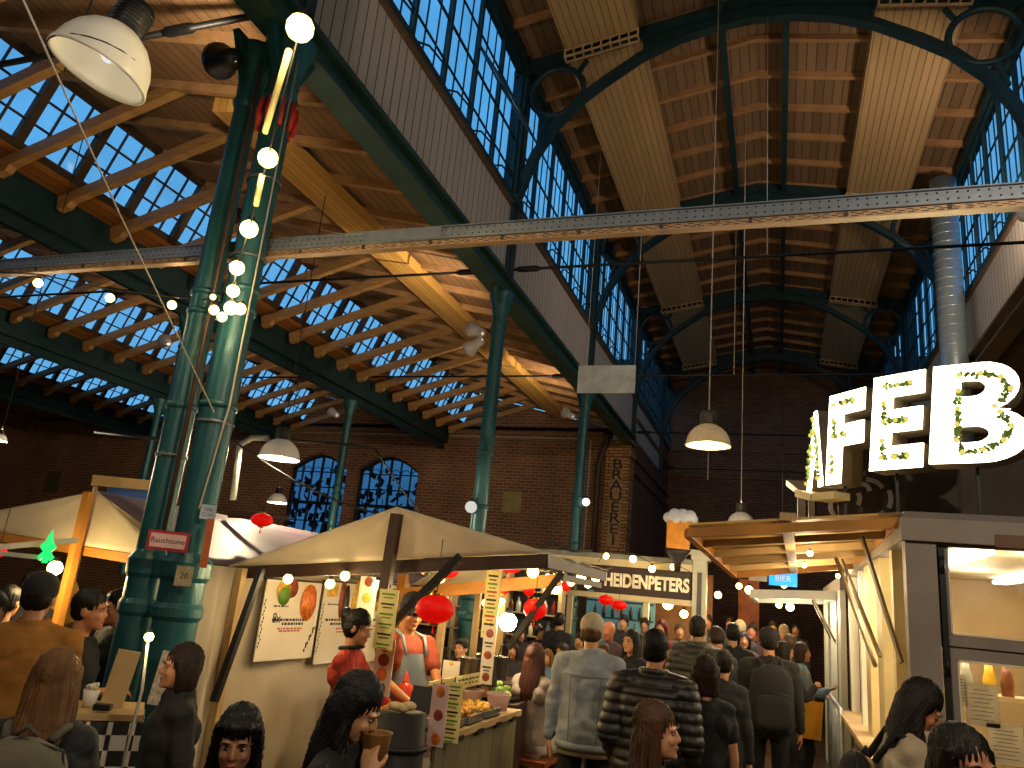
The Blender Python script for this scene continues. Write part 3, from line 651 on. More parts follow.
# white hanging panel
p0 = at(579, 366, 12.2); p1 = aty(636, 366, p0.y); zb = aty(579, 393, p0.y).z
t = thing('hanging_panel', 'blank white rectangular panel hanging on two wires in front of the third column', 'panel', ((p0.x+p1.x)/2, p0.y, zb))
MB().b2((p0.x, p0.y-.02, zb), (p1.x, p0.y+.02, p0.z)).build('board', mat('translucent_white_board', 'C4CCCC', .4), t)
for x in (p0.x+.12, p1.x-.02): MB().tube([(x, p0.y, p0.z), (x, p0.y, rz_(x)-.02)], .006, 5).build('wire', CABLE, t)
# small bits on the brick wall
p = aty(512, 502, YA-.03); q = MB(); q.b2((p.x-.26, YA-.05, p.z-.28), (p.x+.26, YA, p.z+.28)); tag(q.build('wall_plate', mat('yellowed_plate', '9A8A50', .6), org=p), 'square yellowish plate on the brick wall right of the column', 'plate')
p = aty(53, 482, YA-.03); q = MB(); q.b2((p.x-.3, YA-.05, p.z-.35), (p.x+.3, YA, p.z+.35)); tag(q.build('wall_plate', mat('olive_plate', '5A5230', .6), org=p), 'small olive square plate on the dark brick wall far left', 'plate')
p = at(471, 507, 9.72); MB_ = MB().tube([p, (-3.6, 9.14, p.z)], .012, 6); tag(MB_.build('lamp_arm', DARK, org=p), 'short arm holding the pale globe on the column behind the canopy', 'bracket'); bulb(p, rpx(p, 6), 'pale unlit globe beside the column behind the beige canopy', es=.6, power=0, col='C8C4B8', name='globe_lamp')  # globe is unlit; its paleness is put in as emission
p = at(586, 502, 14.5); MB_ = MB().tube([p, (-3.6, 14.2, p.z)], .012, 6); tag(MB_.build('lamp_arm', DARK, org=p), 'short arm holding the small globe on the third column', 'bracket'); bulb(p, rpx(p, 4), 'small pale globe right of the third column', es=1.5, power=0, col='E8DCC0', name='globe_lamp')
# bent white pipe lamp arm left of the bell lamp, vertical stand
q = MB(); q.tube([at(233, 500, 9.2), at(240, 445, 9.2), at(252, 438, 9.2), at(268, 438, 9.1)], .035, 8); tag(q.build('bent_pipe', mat('grey_pipe', '8A8C88', .4, .3), org=at(233, 500, 9.2)), 'bent grey pipe arm left of the bell lamp', 'pipe')
q = MB(); q.tube([at(262, 438, 9.4), at(350, 445, 10), at(372, 447, 10)], .02, 6); tag(q.build('cross_bar', DARK, org=at(262, 438, 9.4)), 'dark bar running right from the bell lamp', 'bar')
for i, (a, b, l) in enumerate((((375, 448, 9.5), (470, 560, 9.0), 'black wire sagging across the arched windows'), ((232, 440, 9.0), (400, 520, 8.6), 'black wire slanting from the bell lamp to the canopy peak'), ((428, 524, 11), (592, 548, 11.5), 'tangled black cable above the canopy in front of the brick wall'))):
    A_, B_ = at(*a), at(*b); pts = [A_.lerp(B_, k/8)-Vector((0, 0, .12*math.sin(PI*k/8))) for k in range(9)]
    if i == 2: pts = [q_+Vector((0, 0, .1*math.sin(k*2.3))) for k, q_ in enumerate(pts)]
    tag(MB().tube(pts, .012 if i < 2 else .022, 5).build('black_wire', WIRE, org=A_), l, 'wire')
q = MB(); q.tube([at(95, 432, 9), at(175, 441, 8.6)], .02, 6); tag(q.build('cross_bar', DARK, org=at(95, 432, 9)), 'dark horizontal bar left of the nearest columns', 'bar')
q = MB(); q.tube([at(228, 515, 8), at(290, 518, 8)], .03, 6); tag(q.build('cross_bar', mat('brown_bar', '4A3024'), org=at(228, 515, 8)), 'brown bar right of the nearest columns above the pink canopy', 'bar')
# ================================================================= stalls on the left
def atx(px, py, x):
    r = ray(px, py); return Vector((0, 0, EYE)) + r*(x/r.x)
def cloth(mb, a, b, c, d, n=14, m=8, sag=.05, fold=.012, th=.004, seed=0, fan=None):
    """a-b top edge, d-c bottom edge"""
    a, b, c, d = map(Vector, (a, b, c, d)); nrm = (b-a).cross(d-a)
    if nrm.length < 1e-6: nrm = (c-b).cross(d-b)
    nrm.normalize()
    def P(i, j):
        u, v = i/n, j/m; p = a.lerp(b, u).lerp(d.lerp(c, u), v)
        k = math.sin(PI*u)*math.sin(PI*v)*sag
        p = p+Vector((0, 0, -k)); e = 4*u*(1-u)
        q = fold*e*(math.sin(u*23+seed+v*3)+.6*math.sin(u*41+seed*2))*(.3+.7*v)
        return p+nrm*q
    top = [[P(i, j) for i in range(n+1)] for j in range(m+1)]; vs = [p for r in top for p in r]; N_ = len(vs); vs += [p-nrm*th for p in vs]; fs = []
    for j in range(m):
        for i in range(n):
            q = j*(n+1)+i; fs.append((q, q+1, q+n+2, q+n+1)); fs.append((q+N_, q+n+1+N_, q+n+2+N_, q+1+N_))
    edge = [i for i in range(n+1)]+[j*(n+1)+n for j in range(1, m+1)]+[m*(n+1)+i for i in range(n-1, -1, -1)]+[j*(n+1) for j in range(m-1, 0, -1)]
    for k in range(len(edge)): p_, q_ = edge[k], edge[(k+1) % len(edge)]; fs.append((p_, p_+N_, q_+N_, q_))
    mb.add(vs, fs, True)
CANV = mat('beige_canvas', 'DCD0B8', .8, 0, .12, 3, .15, 60, transl=.4)
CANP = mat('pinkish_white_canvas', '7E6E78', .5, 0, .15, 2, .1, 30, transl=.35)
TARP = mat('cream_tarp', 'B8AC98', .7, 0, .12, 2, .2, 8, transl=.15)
DWOOD = mat('dark_stained_wood', '3A2416', .6, 0, .3, 4, .2, 30)
OWOOD = mat('orange_wood', 'B4792E', .55, 0, .25, 4, .15, 30)
PWOOD = mat('pale_wood', 'B89A68', .6, 0, .2, 4, .15, 30)
# ---- main beige stall
LE, PK, RE = aty(228, 566, 5.0), aty(396, 507, 4.95), aty(548, 553, 5.0)
YB1 = 7.0
t = thing('market_stall', 'beige canvas market stall with peaked roof, dark beams and food banners', 'stall', (-2.7, 6.3, 0))
g = MB(); cloth(g, PK, PK+Vector((.01, 0, 0)), (RE.x, RE.y, RE.z), (LE.x, LE.y, LE.z), 18, 8, .02, .012); g.build('gable_canvas', CANV, t)
g = MB(); cloth(g, PK, (PK.x, YB1, PK.z), (LE.x, YB1, LE.z), LE, 12, 8, .06, .01)
cloth(g, PK, (PK.x, YB1, PK.z), (RE.x, YB1, RE.z), RE, 12, 8, .03, .01, seed=2); g.build('roof_canvas', CANV, t)
g = MB(); g.beam(LE+Vector((0, .04, -.05)), RE+Vector((0, .04, -.05)), .05, .09); g.build('front_beam', DWOOD, t)
g = MB(); g.beam((RE.x-.04, 5.0, RE.z-.05), (RE.x-.04, YB1, RE.z-.05), .05, .08); g.build('eave_beam', DWOOD, t)
g = MB(); g.beam((PK.x, 5.0, PK.z-.05), (PK.x, YB1, PK.z-.05), .05, .08); g.build('ridge_beam', OWOOD, t)
a = aty(397, 514, 4.9); b = aty(383, 600, 4.9); g = MB(); g.beam(a, b, .075, .06, up=(0, 1, 0)); g.build('king_post', DWOOD, t)
a = aty(262, 568, 4.9); b = aty(214, 702, 4.7); g = MB(); g.beam(a, b, .045, .045, up=(0, 1, 0)); g.build('brace', BLACK, t)
a = aty(461, 556, 4.85); b = aty(378, 638, 4.8); g = MB(); g.beam(a, b, .05, .05, up=(0, 1, 0)); g.build('brace', BLACK, t)
a = aty(562, 572, 6.3); b = aty(508, 648, 6.2); g = MB(); g.beam(a, b, .045, .045, up=(0, 1, 0)); g.build('brace', BLACK, t)
a = aty(372, 597, 6.9); b = aty(560, 580, 6.9); g = MB(); g.beam(a, b, .05, .11); g.build('cross_beam', OWOOD, t)
a = aty(497, 567, 6.4); g = MB(); g.b2((a.x-.04, 6.36, .95), (a.x+.04, 6.44, 2.1)); g.build('stall_post', OWOOD, t)
a = aty(402, 590, 7.0); g = MB(); g.b2((a.x-.04, 6.96, 0), (a.x+.04, 7.04, 1.95)); g.build('stall_post', OWOOD, t)
for xx, yy in ((-3.82, 4.95), (-3.82, 6.95), (-3.0, 6.95), (-2.02, 4.75)):
    zz = 1.86 if xx < -3 else 2.1
    if yy == 4.75: zz = .95
    MB().b2((xx-.03, yy-.03, 0), (xx+.03, yy+.03, zz)).build('stall_post', PWOOD, t)
g = MB(); cloth(g, (-3.86, 4.5, 1.86), (-3.86, 7.8, 1.86), (-3.88, 7.8, .02), (-3.88, 4.5, .02), 26, 8, 0, .02); g.build('side_tarp', TARP, t)
g = MB(); cloth(g, (-3.86, 4.55, 1.84), (-3.84, 4.75, 1.84), (-3.7, 4.72, .02), (-3.95, 4.4, .02), 8, 8, 0, .03); g.build('side_curtain', TARP, t)
# second tent behind
t2 = thing('market_stall', 'second canvas tent roof receding behind the beige stall with bulbs along its edge', 'stall', (-2.7, 8.7, 0)); LE2, RE2 = LE+Vector((.55, 0, 0)), RE+Vector((-.42, 0, -.04)); E2 = 8.8
g = MB(); cloth(g, (PK.x, 7.1, PK.z-.02), (PK.x, E2, PK.z-.06), (LE2.x, E2, LE.z), (LE2.x, 7.1, LE.z), 10, 6, .05, .01)
cloth(g, (PK.x, 7.1, PK.z-.02), (PK.x, E2, PK.z-.06), (RE2.x, E2, RE2.z), (RE2.x, 7.1, RE2.z), 10, 6, .03, .01, seed=3); g.build('roof_canvas', CANV, t2)
g = MB(); g.beam((RE2.x-.04, 7.1, RE2.z-.05), (RE2.x-.04, E2, RE2.z-.05), .04, .06); g.build('eave_beam', DWOOD, t2)
for xx, yy in ((-3.1, 8.1), (-3.0, 8.65)):
    MB().b2((xx-.03, yy-.03, 0), (xx+.03, yy+.03, 1.9)).build('stall_post', PWOOD, t2)
# banners on the tarp
BAN = mat('printed_banner', 'D0C8B8', .5, 0, .04, 5)
INK = mat('dark_print', '1E1A18', .6); REDI = mat('red_print', 'B03A28', .6); GRNI = mat('green_print', '5E8A2C', .6); ORI = mat('orange_food_print', 'D8742A', .5, 0, .5, 25); BRI = mat('brown_food_print', '8A3A20', .5, 0, .6, 25); YEI = mat('yellow_food_print', 'D8A83A', .5, 0, .4, 25)
def banner(pa, pb, ztop, zbot, label, items, lean=.0):
    ya, yb = atx(*pa, -3.8).y, atx(*pb, -3.8).y; x = -3.79
    o = thing('banner', label, 'banner', (x, (ya+yb)/2, zbot), 'printed food banners on the side of the beige stall')
    W = yb-ya; H = ztop-zbot
    k = MB(); k.m = 6; k.b2((x, ya, zbot), (x+.008, yb, ztop))
    mats = [INK, REDI, GRNI, ORI, BRI, YEI, BAN]
    for kind, u, v, s1, s2, mi in items:
        if kind == 'e': s1, s2 = s1*1.35, s2*1.5
        k.m = mi; yy = ya+W*u; zz = ztop-H*v
        if kind == 'r': k.b2((x+.009, yy-s1/2, zz-s2/2), (x+.011, yy+s1/2, zz+s2/2))
        elif kind == 'e': k.lathe([(1e-3, 0), (1, 0), (1, .003), (1e-3, .003)], (0, 0, 0), 14, (1, 0, 0), cap=True); n_ = 14*4; k.v[-n_:] = [Vector((x+.009+v_.x+.0012*(len(k.v) % 3), yy+v_.y*s1, zz+v_.z*s2)) for v_ in k.v[-n_:]]
        elif kind == 't':
            rr_ = random.Random(int(u*100+v*1000)); p_ = yy-s1/2
            while p_ < yy+s1/2: l_ = rr_.uniform(.015, .05); k.b2((x+.009, p_, zz-s2/2), (x+.0105, min(p_+l_, yy+s1/2), zz+s2/2)); p_ += l_+.012
    for i in range(14): k.m = 0; k.b2((x+.009, ya+.01+.008*(i % 3), zbot+.1+H*.6*i/14), (x+.0105, ya+.022+.008*(i % 3), zbot+.12+H*.6*i/14))
    for i in range(7): k.m = 0; k.b2((x+.009, yb-.14+.018*i, zbot+.05+.03*i), (x+.0105, yb-.12+.018*i, zbot+.075+.03*i+.02*(i % 2)))
    k.build('cloth_print', mats, o)
    MB().tube([(x, ya-.02, ztop), (x, yb+.02, ztop)], .01, 6).build('rod', BLACK, o)
    return o
zt_ = 1.80
b1 = banner((262, 600), (318, 600), zt_, 1.18, 'leftmost large food banner on the tarp, with the figure 8x', [('e', .30, .13, .07, .05, 5), ('e', .45, .1, .06, .05, 4), ('e', .32, .2, .06, .05, 2), ('e', .78, .27, .09, .1, 3), ('e', .78, .27, .05, .07, 5), ('t', .3, .33, .2, .012, 0), ('t', .5, .5, .5, .02, 0), ('t', .55, .55, .3, .02, 0), ('t', .52, .61, .35, .012, 1), ('t', .52, .64, .3, .012, 1)])
text_obj('8x', .11, INK, b1, face_m((-3.779, atx(276, 600, -3.8).y+.02, 1.5), (1, 0, 0)), 'lettering', .001)
b2_ = banner((321, 600), (362, 600), zt_+.02, 1.12, 'second large food banner on the tarp, with sausages and a green tag', [('r', .2, .1, .18, .12, 5), ('e', .45, .2, .04, .12, 4), ('e', .55, .3, .04, .13, 0), ('e', .8, .27, .06, .14, 5), ('r', .82, .1, .14, .04, 2), ('t', .3, .28, .25, .012, 0), ('t', .5, .47, .55, .02, 0), ('t', .52, .52, .4, .02, 0), ('t', .5, .58, .15, .012, 1), ('t', .5, .62, .12, .012, 1)])
banner((366, 600), (396, 600), zt_+.04, 1.1, 'third food banner on the tarp, right behind the woman in red', [('e', .25, .1, .06, .04, 4), ('e', .4, .18, .05, .04, 4), ('e', .3, .25, .06, .05, 5), ('e', .7, .25, .08, .1, 3), ('r', .75, .1, .15, .04, 2), ('t', .5, .47, .5, .02, 0), ('t', .5, .55, .3, .012, 1)])
def card(px, py, d, w_, h_, label, cols, n=(0, -1, 0), bg=None, name='menu_card', rows=5):
    p = at(px, py, d); o = thing(name, label, 'sign', p-Vector((0, 0, h_/2))); nv = Vector(n).normalized(); xx = Vector((0, 0, 1)).cross(nv)
    rot = Matrix((xx, -nv, Vector((0, 0, 1)))).transposed()
    k = MB(); ms = [INK, REDI, GRNI, ORI, BRI, YEI, bg or BAN]; k.m = 6; k.box(p, (w_, .01, h_), rot=rot)
    for i in range(rows):
        z = h_*.42-h_*.84*i/max(1, rows-1); k.m = cols[i % len(cols)]
        if k.m >= 3:
            k.ball(p+nv*.006+Vector((0, 0, z*.9)), min(w_*.32, h_*.12), 10, (1, .08, 1) if abs(nv.y) > .5 else (.08, 1, 1))
        else:
            k.box(p+nv*.006+Vector((0, 0, z)), (w_*.7, .003, h_*.03), rot=rot); k.box(p+nv*.006+Vector((0, 0, z-h_*.06)), (w_*.5, .003, h_*.02), rot=rot)
    k.build('card', ms, o)
    MB().tube([p+Vector((0, 0, h_/2-.01)), p+Vector((0, 0, h_/2+.03))], .004, 5).build('clip', BLACK, o); return o
YEL = mat('yellow_menu_paper', 'E0D488', .5, 0, .1, 8)
card(367, 598, 6.6, .16, .34, 'narrow food picture card hanging left of the dark king post', [4, 5, 0], rows=3)
card(386, 619, 5.35, .14, .38, 'pale yellow price card hanging below the dark king post', [2, 0, 2], bg=YEL, rows=6)
card(383, 667, 5.5, .14, .36, 'food picture card below the price card, left of the man in denim apron', [3, 4], rows=4)
card(491, 604, 6.35, .12, .52, 'tall yellow menu strip on the orange stall post', [0, 2, 1], bg=YEL, rows=8)
card(488, 655, 6.2, .1, .42, 'white picture strip below the yellow menu strip', [4, 0], rows=5)
# counter
ct = thing('sales_counter', 'grey wooden sales counter loaded with food, beside the denim jacket man', 'counter', (-2.4, 5.35, 0))
x1 = -1.92; yn, yf = 4.56, 6.1
g = MB(); g.b2((-2.5, yn, 0), (x1, yf, .96)); g.build('counter_body', planks('grey_weathered_boards', '6E6448', .22, 'Y', .8, .04, .35, .4), ct)
g = MB(); g.b2((-2.53, yn-.03, .96), (x1+.03, yf+.03, 1.0)); g.build('counter_top', PWOOD, ct)
g = MB(); g.b2((-2.46, yn-.035, .3), (-1.94, yn-.008, .95)); fp = g.build('front_poster', mat('cream_poster', 'D2C6AE', .6, 0, .1, 4), ct)
g = MB(); [g.b2((-2.15+.01*i, yn-.04, .62-.03*i), (-2.11+.012*i, yn-.035, .64-.03*i)) for i in range(6)]; g.build('print', INK, ct)
g = MB(); [g.b2((x1+.005, yn+.25+.36*i, .94), (x1+.035, yn+.36+.36*i, .972)) for i in range(4)]; g.build('clips', BLACK, ct)
# glowing display: trays
FOODS = [('yellow noodle tray', 'E2B23C', 'noodle_tray'), ('orange fritter tray', 'D8862A', 'fritter_tray'), ('golden snack tray', 'D89A3C', 'snack_tray'), ('pale dumpling tray', 'E6D6A0', 'dumpling_tray')]
TRAY = mat('steel_tray', 'A8A8A4', .25, .8, .05)
rr = random.Random(11)
for i in range(3):
    for j in range(2):
        nm, c_, _ = FOODS[(i*2+j) % 4]; x, y = -2.06-.3*j, 4.83+.36*i
        t = thing('food_tray', '%s, %s row from the near end, %s side of the counter' % (nm, ['first', 'second', 'third'][i], ['aisle', 'vendor'][j]), 'tray', (x, y, 1.0), 'trays of food on the counter')
        g = MB(); g.b2((x-.14, y-.15, 1.005), (x+.14, y+.15, 1.012)); 
        for a, b in (((x-.14, y-.15), (x+.14, y-.145)), ((x-.14, y+.145), (x+.14, y+.15)), ((x-.14, y-.15), (x-.135, y+.15)), ((x+.135, y-.15), (x+.14, y+.15))): g.b2((a[0], a[1], 1.005), (b[0], b[1], 1.055))
        g.build('tray', TRAY, t)
        f_ = MB()
        for k in range(60): f_.ball((x+rr.uniform(-.11, .11), y+rr.uniform(-.12, .12), 1.03+rr.uniform(0, .05)), rr.uniform(.018, .03), 6, (1, rr.uniform(.6, 1.4), .7))
        o = f_.build('food_pieces', mat('food_'+c_, c_, .4, 0, .5, 30), t); o['kind'] = 'stuff'
for i, (x, y) in enumerate(((-2.03, 5.95), (-2.25, 5.95), (-2.42, 5.75))):
    t = thing('plastic_tub', ['clear plastic tub at the far aisle corner of the counter', 'clear plastic tub in the middle of the counter far end', 'clear plastic tub by the vendor side of the counter'][i], 'tub', (x, y, 1.0), 'plastic tubs on the counter')
    g = MB(); g.lathe([(.07, .0), (.09, .11), (.098, .11), (.095, .12), (.085, .115), (.06, .01)], (x, y, 1.0), 20); g.build('tub', mat('milky_plastic', 'D8C4C4', .25, 0, .05, transl=.6), t)
    f_ = MB(); [f_.ball((x+rr.uniform(-.045, .045), y+rr.uniform(-.045, .045), 1.03+rr.uniform(0, .06)), .02, 6) for k in range(14)]; o = f_.build('filling', mat('pink_filling', ['C88878', 'B8884C', '8A4A5A'][i], .5, 0, .4, 20), t); o['kind'] = 'stuff'
t = thing('salad_plate', 'dark plate heaped with green lettuce at the end of the counter', 'plate', (-2.28, 6.5, 1.0))
MB().b2((-2.5, 6.3, 0), (-2.0, 6.75, 1.0)).build('side_stand', DWOOD, t)
MB().lathe([(.01, 0), (.2, .0), (.24, .03), (.235, .035), (.19, .012), (.01, .01)], (-2.28, 6.5, 1.0), 24).build('plate', BLACK, t)
g = MB()
for k in range(26):
    a = rr.uniform(0, 2*PI); r = rr.uniform(0, .15); g.ball((-2.28+r*math.cos(a), 6.5+r*math.sin(a), 1.04+rr.uniform(0, .08)), .05, 8, (1, .5, .7), Matrix.Rotation(a, 3, 'Z'))
o = g.build('lettuce', mat('lettuce_green', '7A9A3A', .5, 0, .5, 14), t)
# sauce bottle, card, pots, till, buns, crate
p = at(441, 668, 6.3); t = thing('sauce_bottle', 'red sauce bottle standing behind the counter trays', 'bottle', (p.x, p.y, .9)); z = .9
p = Vector((-2.72, 4.95, .9)); p = at(441, 690, 5.6); p.z = 1.0
p.x = -2.45; t.location = p
MB().lathe([(.001, 0), (.062, .0), (.065, .03), (.065, .14), (.05, .18), (.022, .2)], p, 16).build('bottle_body', mat('red_sauce', 'D03A1C', .3), t); MB().lathe([(.025, .2), (.022, .215), (.006, .27), (.001, .272)], p, 12).build('nozzle', mat('red_sauce'+'', 'D03A1C', .3), t)
card(451, 671, 5.9, .13, .14, 'small white card with yellow blot beside the red sauce bottle', [5], rows=1)
for i, (px, py, d, r, h) in enumerate(((470, 672, 6.5, .09, .22), (486, 670, 6.6, .1, .24), (499, 668, 6.7, .07, .18))):
    q = at(px, py, d); t = thing('steel_pot', ['left', 'middle', 'right'][i]+' steel pot behind the food trays', 'pot', (q.x, q.y, q.z-h/2), 'steel pots behind the trays'); b_ = Vector((q.x, q.y, q.z-h/2))
    MB().lathe([(.001, 0), (r, 0), (r, h), (r*1.06, h), (r*.95, h-.005), (r*.94, .01)], b_, 20).build('pot', TRAY, t)
    q_ = MB(); q_.lathe([(.004, 0), (.004, .3), (.02, .31), (.001, .33)], b_+Vector((r*.3, 0, .02)), 8, (.25, .1, 1)); q_.build('ladle', TRAY, t)
q = thing('back_table', 'dark side table under the steel pots inside the stall', 'table', (-2.9, 6.25, 0)); z = at(470, 672, 6.5).z-.11
MB().b2((-3.3, 5.95, z-.06), (-2.52, 6.6, z-.02)).build('table_top', DWOOD, q)
for a, b in ((-3.25, 6.0), (-3.25, 6.55), (-2.57, 6.0), (-2.57, 6.55)): MB().b2((a-.02, b-.02, 0), (a+.02, b+.02, z-.06)).build('leg', DWOOD, q)
t = thing('cash_terminal', 'black card terminal on a stand beside the pink picture card', 'terminal', (-2.62, 4.52, 0)); p = at(425, 700, 5.05)
g = MB(); g.b2((p.x-.02, p.y-.02, .1), (p.x+.02, p.y+.02, p.z-.02)); g.b2((p.x-.12, p.y-.1, 0.0), (p.x+.12, p.y+.1, .02)); g.b2((p.x-.015, p.y-.015, .02), (p.x+.015, p.y+.015, .12)); g.build('stand', BLACK, t)
g = MB(); g.box(p, (.19, .025, .15), rot=Matrix.Rotation(-.4, 3, 'X')); g.build('screen', BLACK, t)
g = MB(); g.box(p+Vector((.05, -.012, -.12)), (.1, .06, .05)); g.build('card_reader', mat('grey_plastic', '9A9A98', .4), t)
card(438, 715, 4.82, .1, .34, 'pink card with two food pictures at the near end of the counter', [3, 4], n=(.1, -1, 0), bg=mat('pink_card', 'D8B4AC', .5), rows=3)
card(452, 712, 4.95, .11, .34, 'yellow price card beside the pink picture card', [2, 0], n=(.1, -1, 0), bg=YEL, rows=7)
g = thing('menu_strip', 'long yellow menu strip along the top of the food display', 'sign', (-2.0, 5.6, 1.05)); a = at(458, 695, 5.1); b = at(592, 666, 7); a = Vector((-2.2, 4.98, 1.2)); b = Vector((-2.22, 6.05, 1.2))
MB().beam(a, b, .01, .09).build('strip', YEL, g); k = MB(); [k.beam(a.lerp(b, i/14)+Vector((.007, 0, .015)), a.lerp(b, i/14+.05)+Vector((.007, 0, .015)), .002, .012) for i in range(14)]; [k.beam(a.lerp(b, i/14)+Vector((.007, 0, -.015)), a.lerp(b, i/14+.035)+Vector((.007, 0, -.015)), .002, .01) for i in range(14)]; k.build('print', INK, g)
for q_ in (a, b): MB().tube([q_-Vector((0, 0, .2)), q_], .006, 6).build('stand', BLACK, g)
for i, (px, py) in enumerate(((396, 706), (403, 708), (409, 706))):
    q = at(px, py, 4.6); tag(MB().ball(q, .035, 12, (1.3, 1, .7)).build('bread_roll', mat('pale_bread', 'CFB684', .7), org=q), ['left', 'middle', 'right'][i]+' pale bread roll on the dark barrel', 'roll', 'bread rolls on the dark barrel')
q = at(403, 712, 4.65); t = thing('barrel', 'dark ribbed barrel used as a stand in front of the vendors', 'barrel', (q.x, q.y, 0)); z = q.z
g = MB(); g.lathe([(.001, 0), (.13, 0), (.15, z*.3), (.155, z*.55), (.135, z), (.001, z)], (q.x, q.y, 0), 26, flute=.05); g.build('staves', mat('black_brown_staves', '0E0B09', .7, 0, .4, 10), t)
for f_ in (.15, .5, .85): MB().lathe([(.14, z*f_-.015), (.162, z*f_-.012), (.162, z*f_+.012), (.14, z*f_+.015)], (q.x, q.y, 0), 26).build('hoop', DARK, t)
# lanterns
LR = mat('red_lantern_silk', 'DC1410', .5, 0, .12, 6, transl=.5, emit='E01008', es=.35)
def lantern(px, py, d, rp, sq, label, string=True):
    p = at(px, py, d); r = rpx(p, rp); t = thing('red_lantern', label, 'lantern', p, 'red silk lanterns')
    n = 24; g = MB(); prof = [(max(.02, r*math.cos(a))*(1), r*sq*math.sin(a)) for a in [(-PI/2+PI*i/14) for i in range(15)]]; g.lathe(prof, p, 32, flute=.035); g.build('shade', LR, t)
    for s_ in (-1, 1): MB().lathe([(r*.25, -.012), (r*.27, 0), (r*.25, .012)], p+Vector((0, 0, s_*r*sq*.98)), 14).build('ring', mat('gold_ring', 'A87A20', .3, .8), t)
    if string: MB().tube([p+Vector((0, 0, r*sq)), (p.x, p.y, max(p.z+r*sq+.1, 2.15))], .003, 5).build('string', WIRE, t)
    g = MB(); [g.tube([p-Vector((0, 0, r*sq)), p+Vector((.006*math.cos(i), .006*math.sin(i), -r*sq-.06))], .002, 4) for i in range(6)]; g.build('tassel', LR, t)
    return t
lantern(435, 609, 4.9, 19.5, .72, 'largest red lantern, hanging in front of the vendor with the denim apron')
lantern(535, 609, 6.6, 12, .85, 'round red lantern right of the bright lamp')
lantern(449, 570, 7.3, 10, .8, 'red lantern half hidden behind the orange cross beam, left')
lantern(510, 567, 7.2, 12, .5, 'flattened red lantern above the orange stall post')
lantern(505, 588, 9.0, 6, 1, 'small red lantern below the flattened one')
lantern(529, 590, 9.5, 6, 1, 'small red lantern right behind the dark brace')
lantern(566, 586, 9.8, 5, 1, 'tiny red lantern beside the third column')
lantern(606, 600, 11.5, 8, .6, 'left of two red lanterns under the white lettered sign')
lantern(619, 605, 11.8, 8, .6, 'right of two red lanterns under the white lettered sign')
lantern(262, 520, 7.5, 11, .6, 'red lantern hanging below the small white bell lamp')
lantern(-1, 551, 7.0, 7, .9, 'red lantern cut by the left picture edge')
# stall bulbs
sb = [(288, 579, 5.3, 5, 6), (345, 576, 5.8, 5, 6), (330, 584, 6.2, 5, 3), (377, 585, 6.4, 5, 3), (441, 579, 6.6, 4, 7)]
for i, (x, y, d, r, pw) in enumerate(sb):
    p = at(x, y, d); bulb(p, rpx(p, r), ['leftmost bulb under the beige canopy, over the first banner', 'bulb on the dark beam over the second banner', 'dimmer bulb between second and third banners', 'bulb left of the dark king post', 'bulb on the orange cross beam by the red lantern'][i], es=3, power=pw, group='bulbs under the beige canopy')
sb2 = [(523, 562, 6.5, 4), (533, 572, 7.0, 6), (556, 588, 8.2, 6), (548, 578, 7.8, 4), (581, 578, 8.6, 5), (596, 577, 9.2, 5), (588, 584, 9.4, 4), (571, 582, 9.0, 4), (606, 556, 12.5, 3), (633, 559, 12.8, 3.5), (652, 569, 13, 3.5), (673, 567, 13, 3), (486, 603, 8, 4), (497, 605, 8.4, 4), (502, 601, 9, 3)]
for i, (x, y, d, r) in enumerate(sb2):
    p = at(x, y, d); bulb(p, rpx(p, r), ['leftmost bulb on the cord under the beige canopy edge', 'large bulb beside the flattened red lantern under the canopy edge', 'lowest large bulb on the canopy edge cord, left of the third column', 'bulb above the lowest large one on the canopy edge cord', 'bulb just right of the third column on the canopy edge cord', 'rightmost large bulb at the canopy end', 'lowest of the bulbs right of the third column', 'bulb left of the third column edge on the cord', 'leftmost bulb on the cord above the white lettered sign', 'bright bulb above the left half of the white lettered sign', 'bulb above the middle of the white lettered sign', 'rightmost bulb above the white lettered sign', 'small bulb left of the tall yellow menu strip', 'small bulb hidden at the tall yellow menu strip', 'small bulb beside the small red lantern'][i], es=8, power=2 if i % 2 == 0 else 0, group='bulbs along the canvas roof edge')
p = at(508, 622, 6.9); bulb(p, rpx(p, 9), 'brightest bare lamp shining between the yellow menu strip and the round lantern', es=30, power=7, col='FFF6D8', name='bare_lamp')
cp = [at(520, 556, 6.4)]+[at(x, y, d)+Vector((0, 0, rpx(at(x, y, d), r)*1.5)) for x, y, d, r in sb2[:8]]+[at(612, 568, 10.5)]
tag(MB().tube(cp, .008, 5).build('light_cord', WIRE, org=cp[0]), 'black cord carrying bulbs along the canvas roof edge', 'cord')
cp = [at(598, 562, 12.4)]+[at(x, y, d)+Vector((0, 0, rpx(at(x, y, d), r)*1.5)) for x, y, d, r in sb2[8:12]]+[at(690, 572, 13)]
tag(MB().tube(cp, .006, 5).build('light_cord', WIRE, org=cp[0]), 'cord with bulbs above the white lettered sign', 'cord')
bulb((-2.35, 5.25, 1.78), .035, 'bulb hanging directly over the food trays', es=12, power=9)  # added bulb that brightens the trays from above
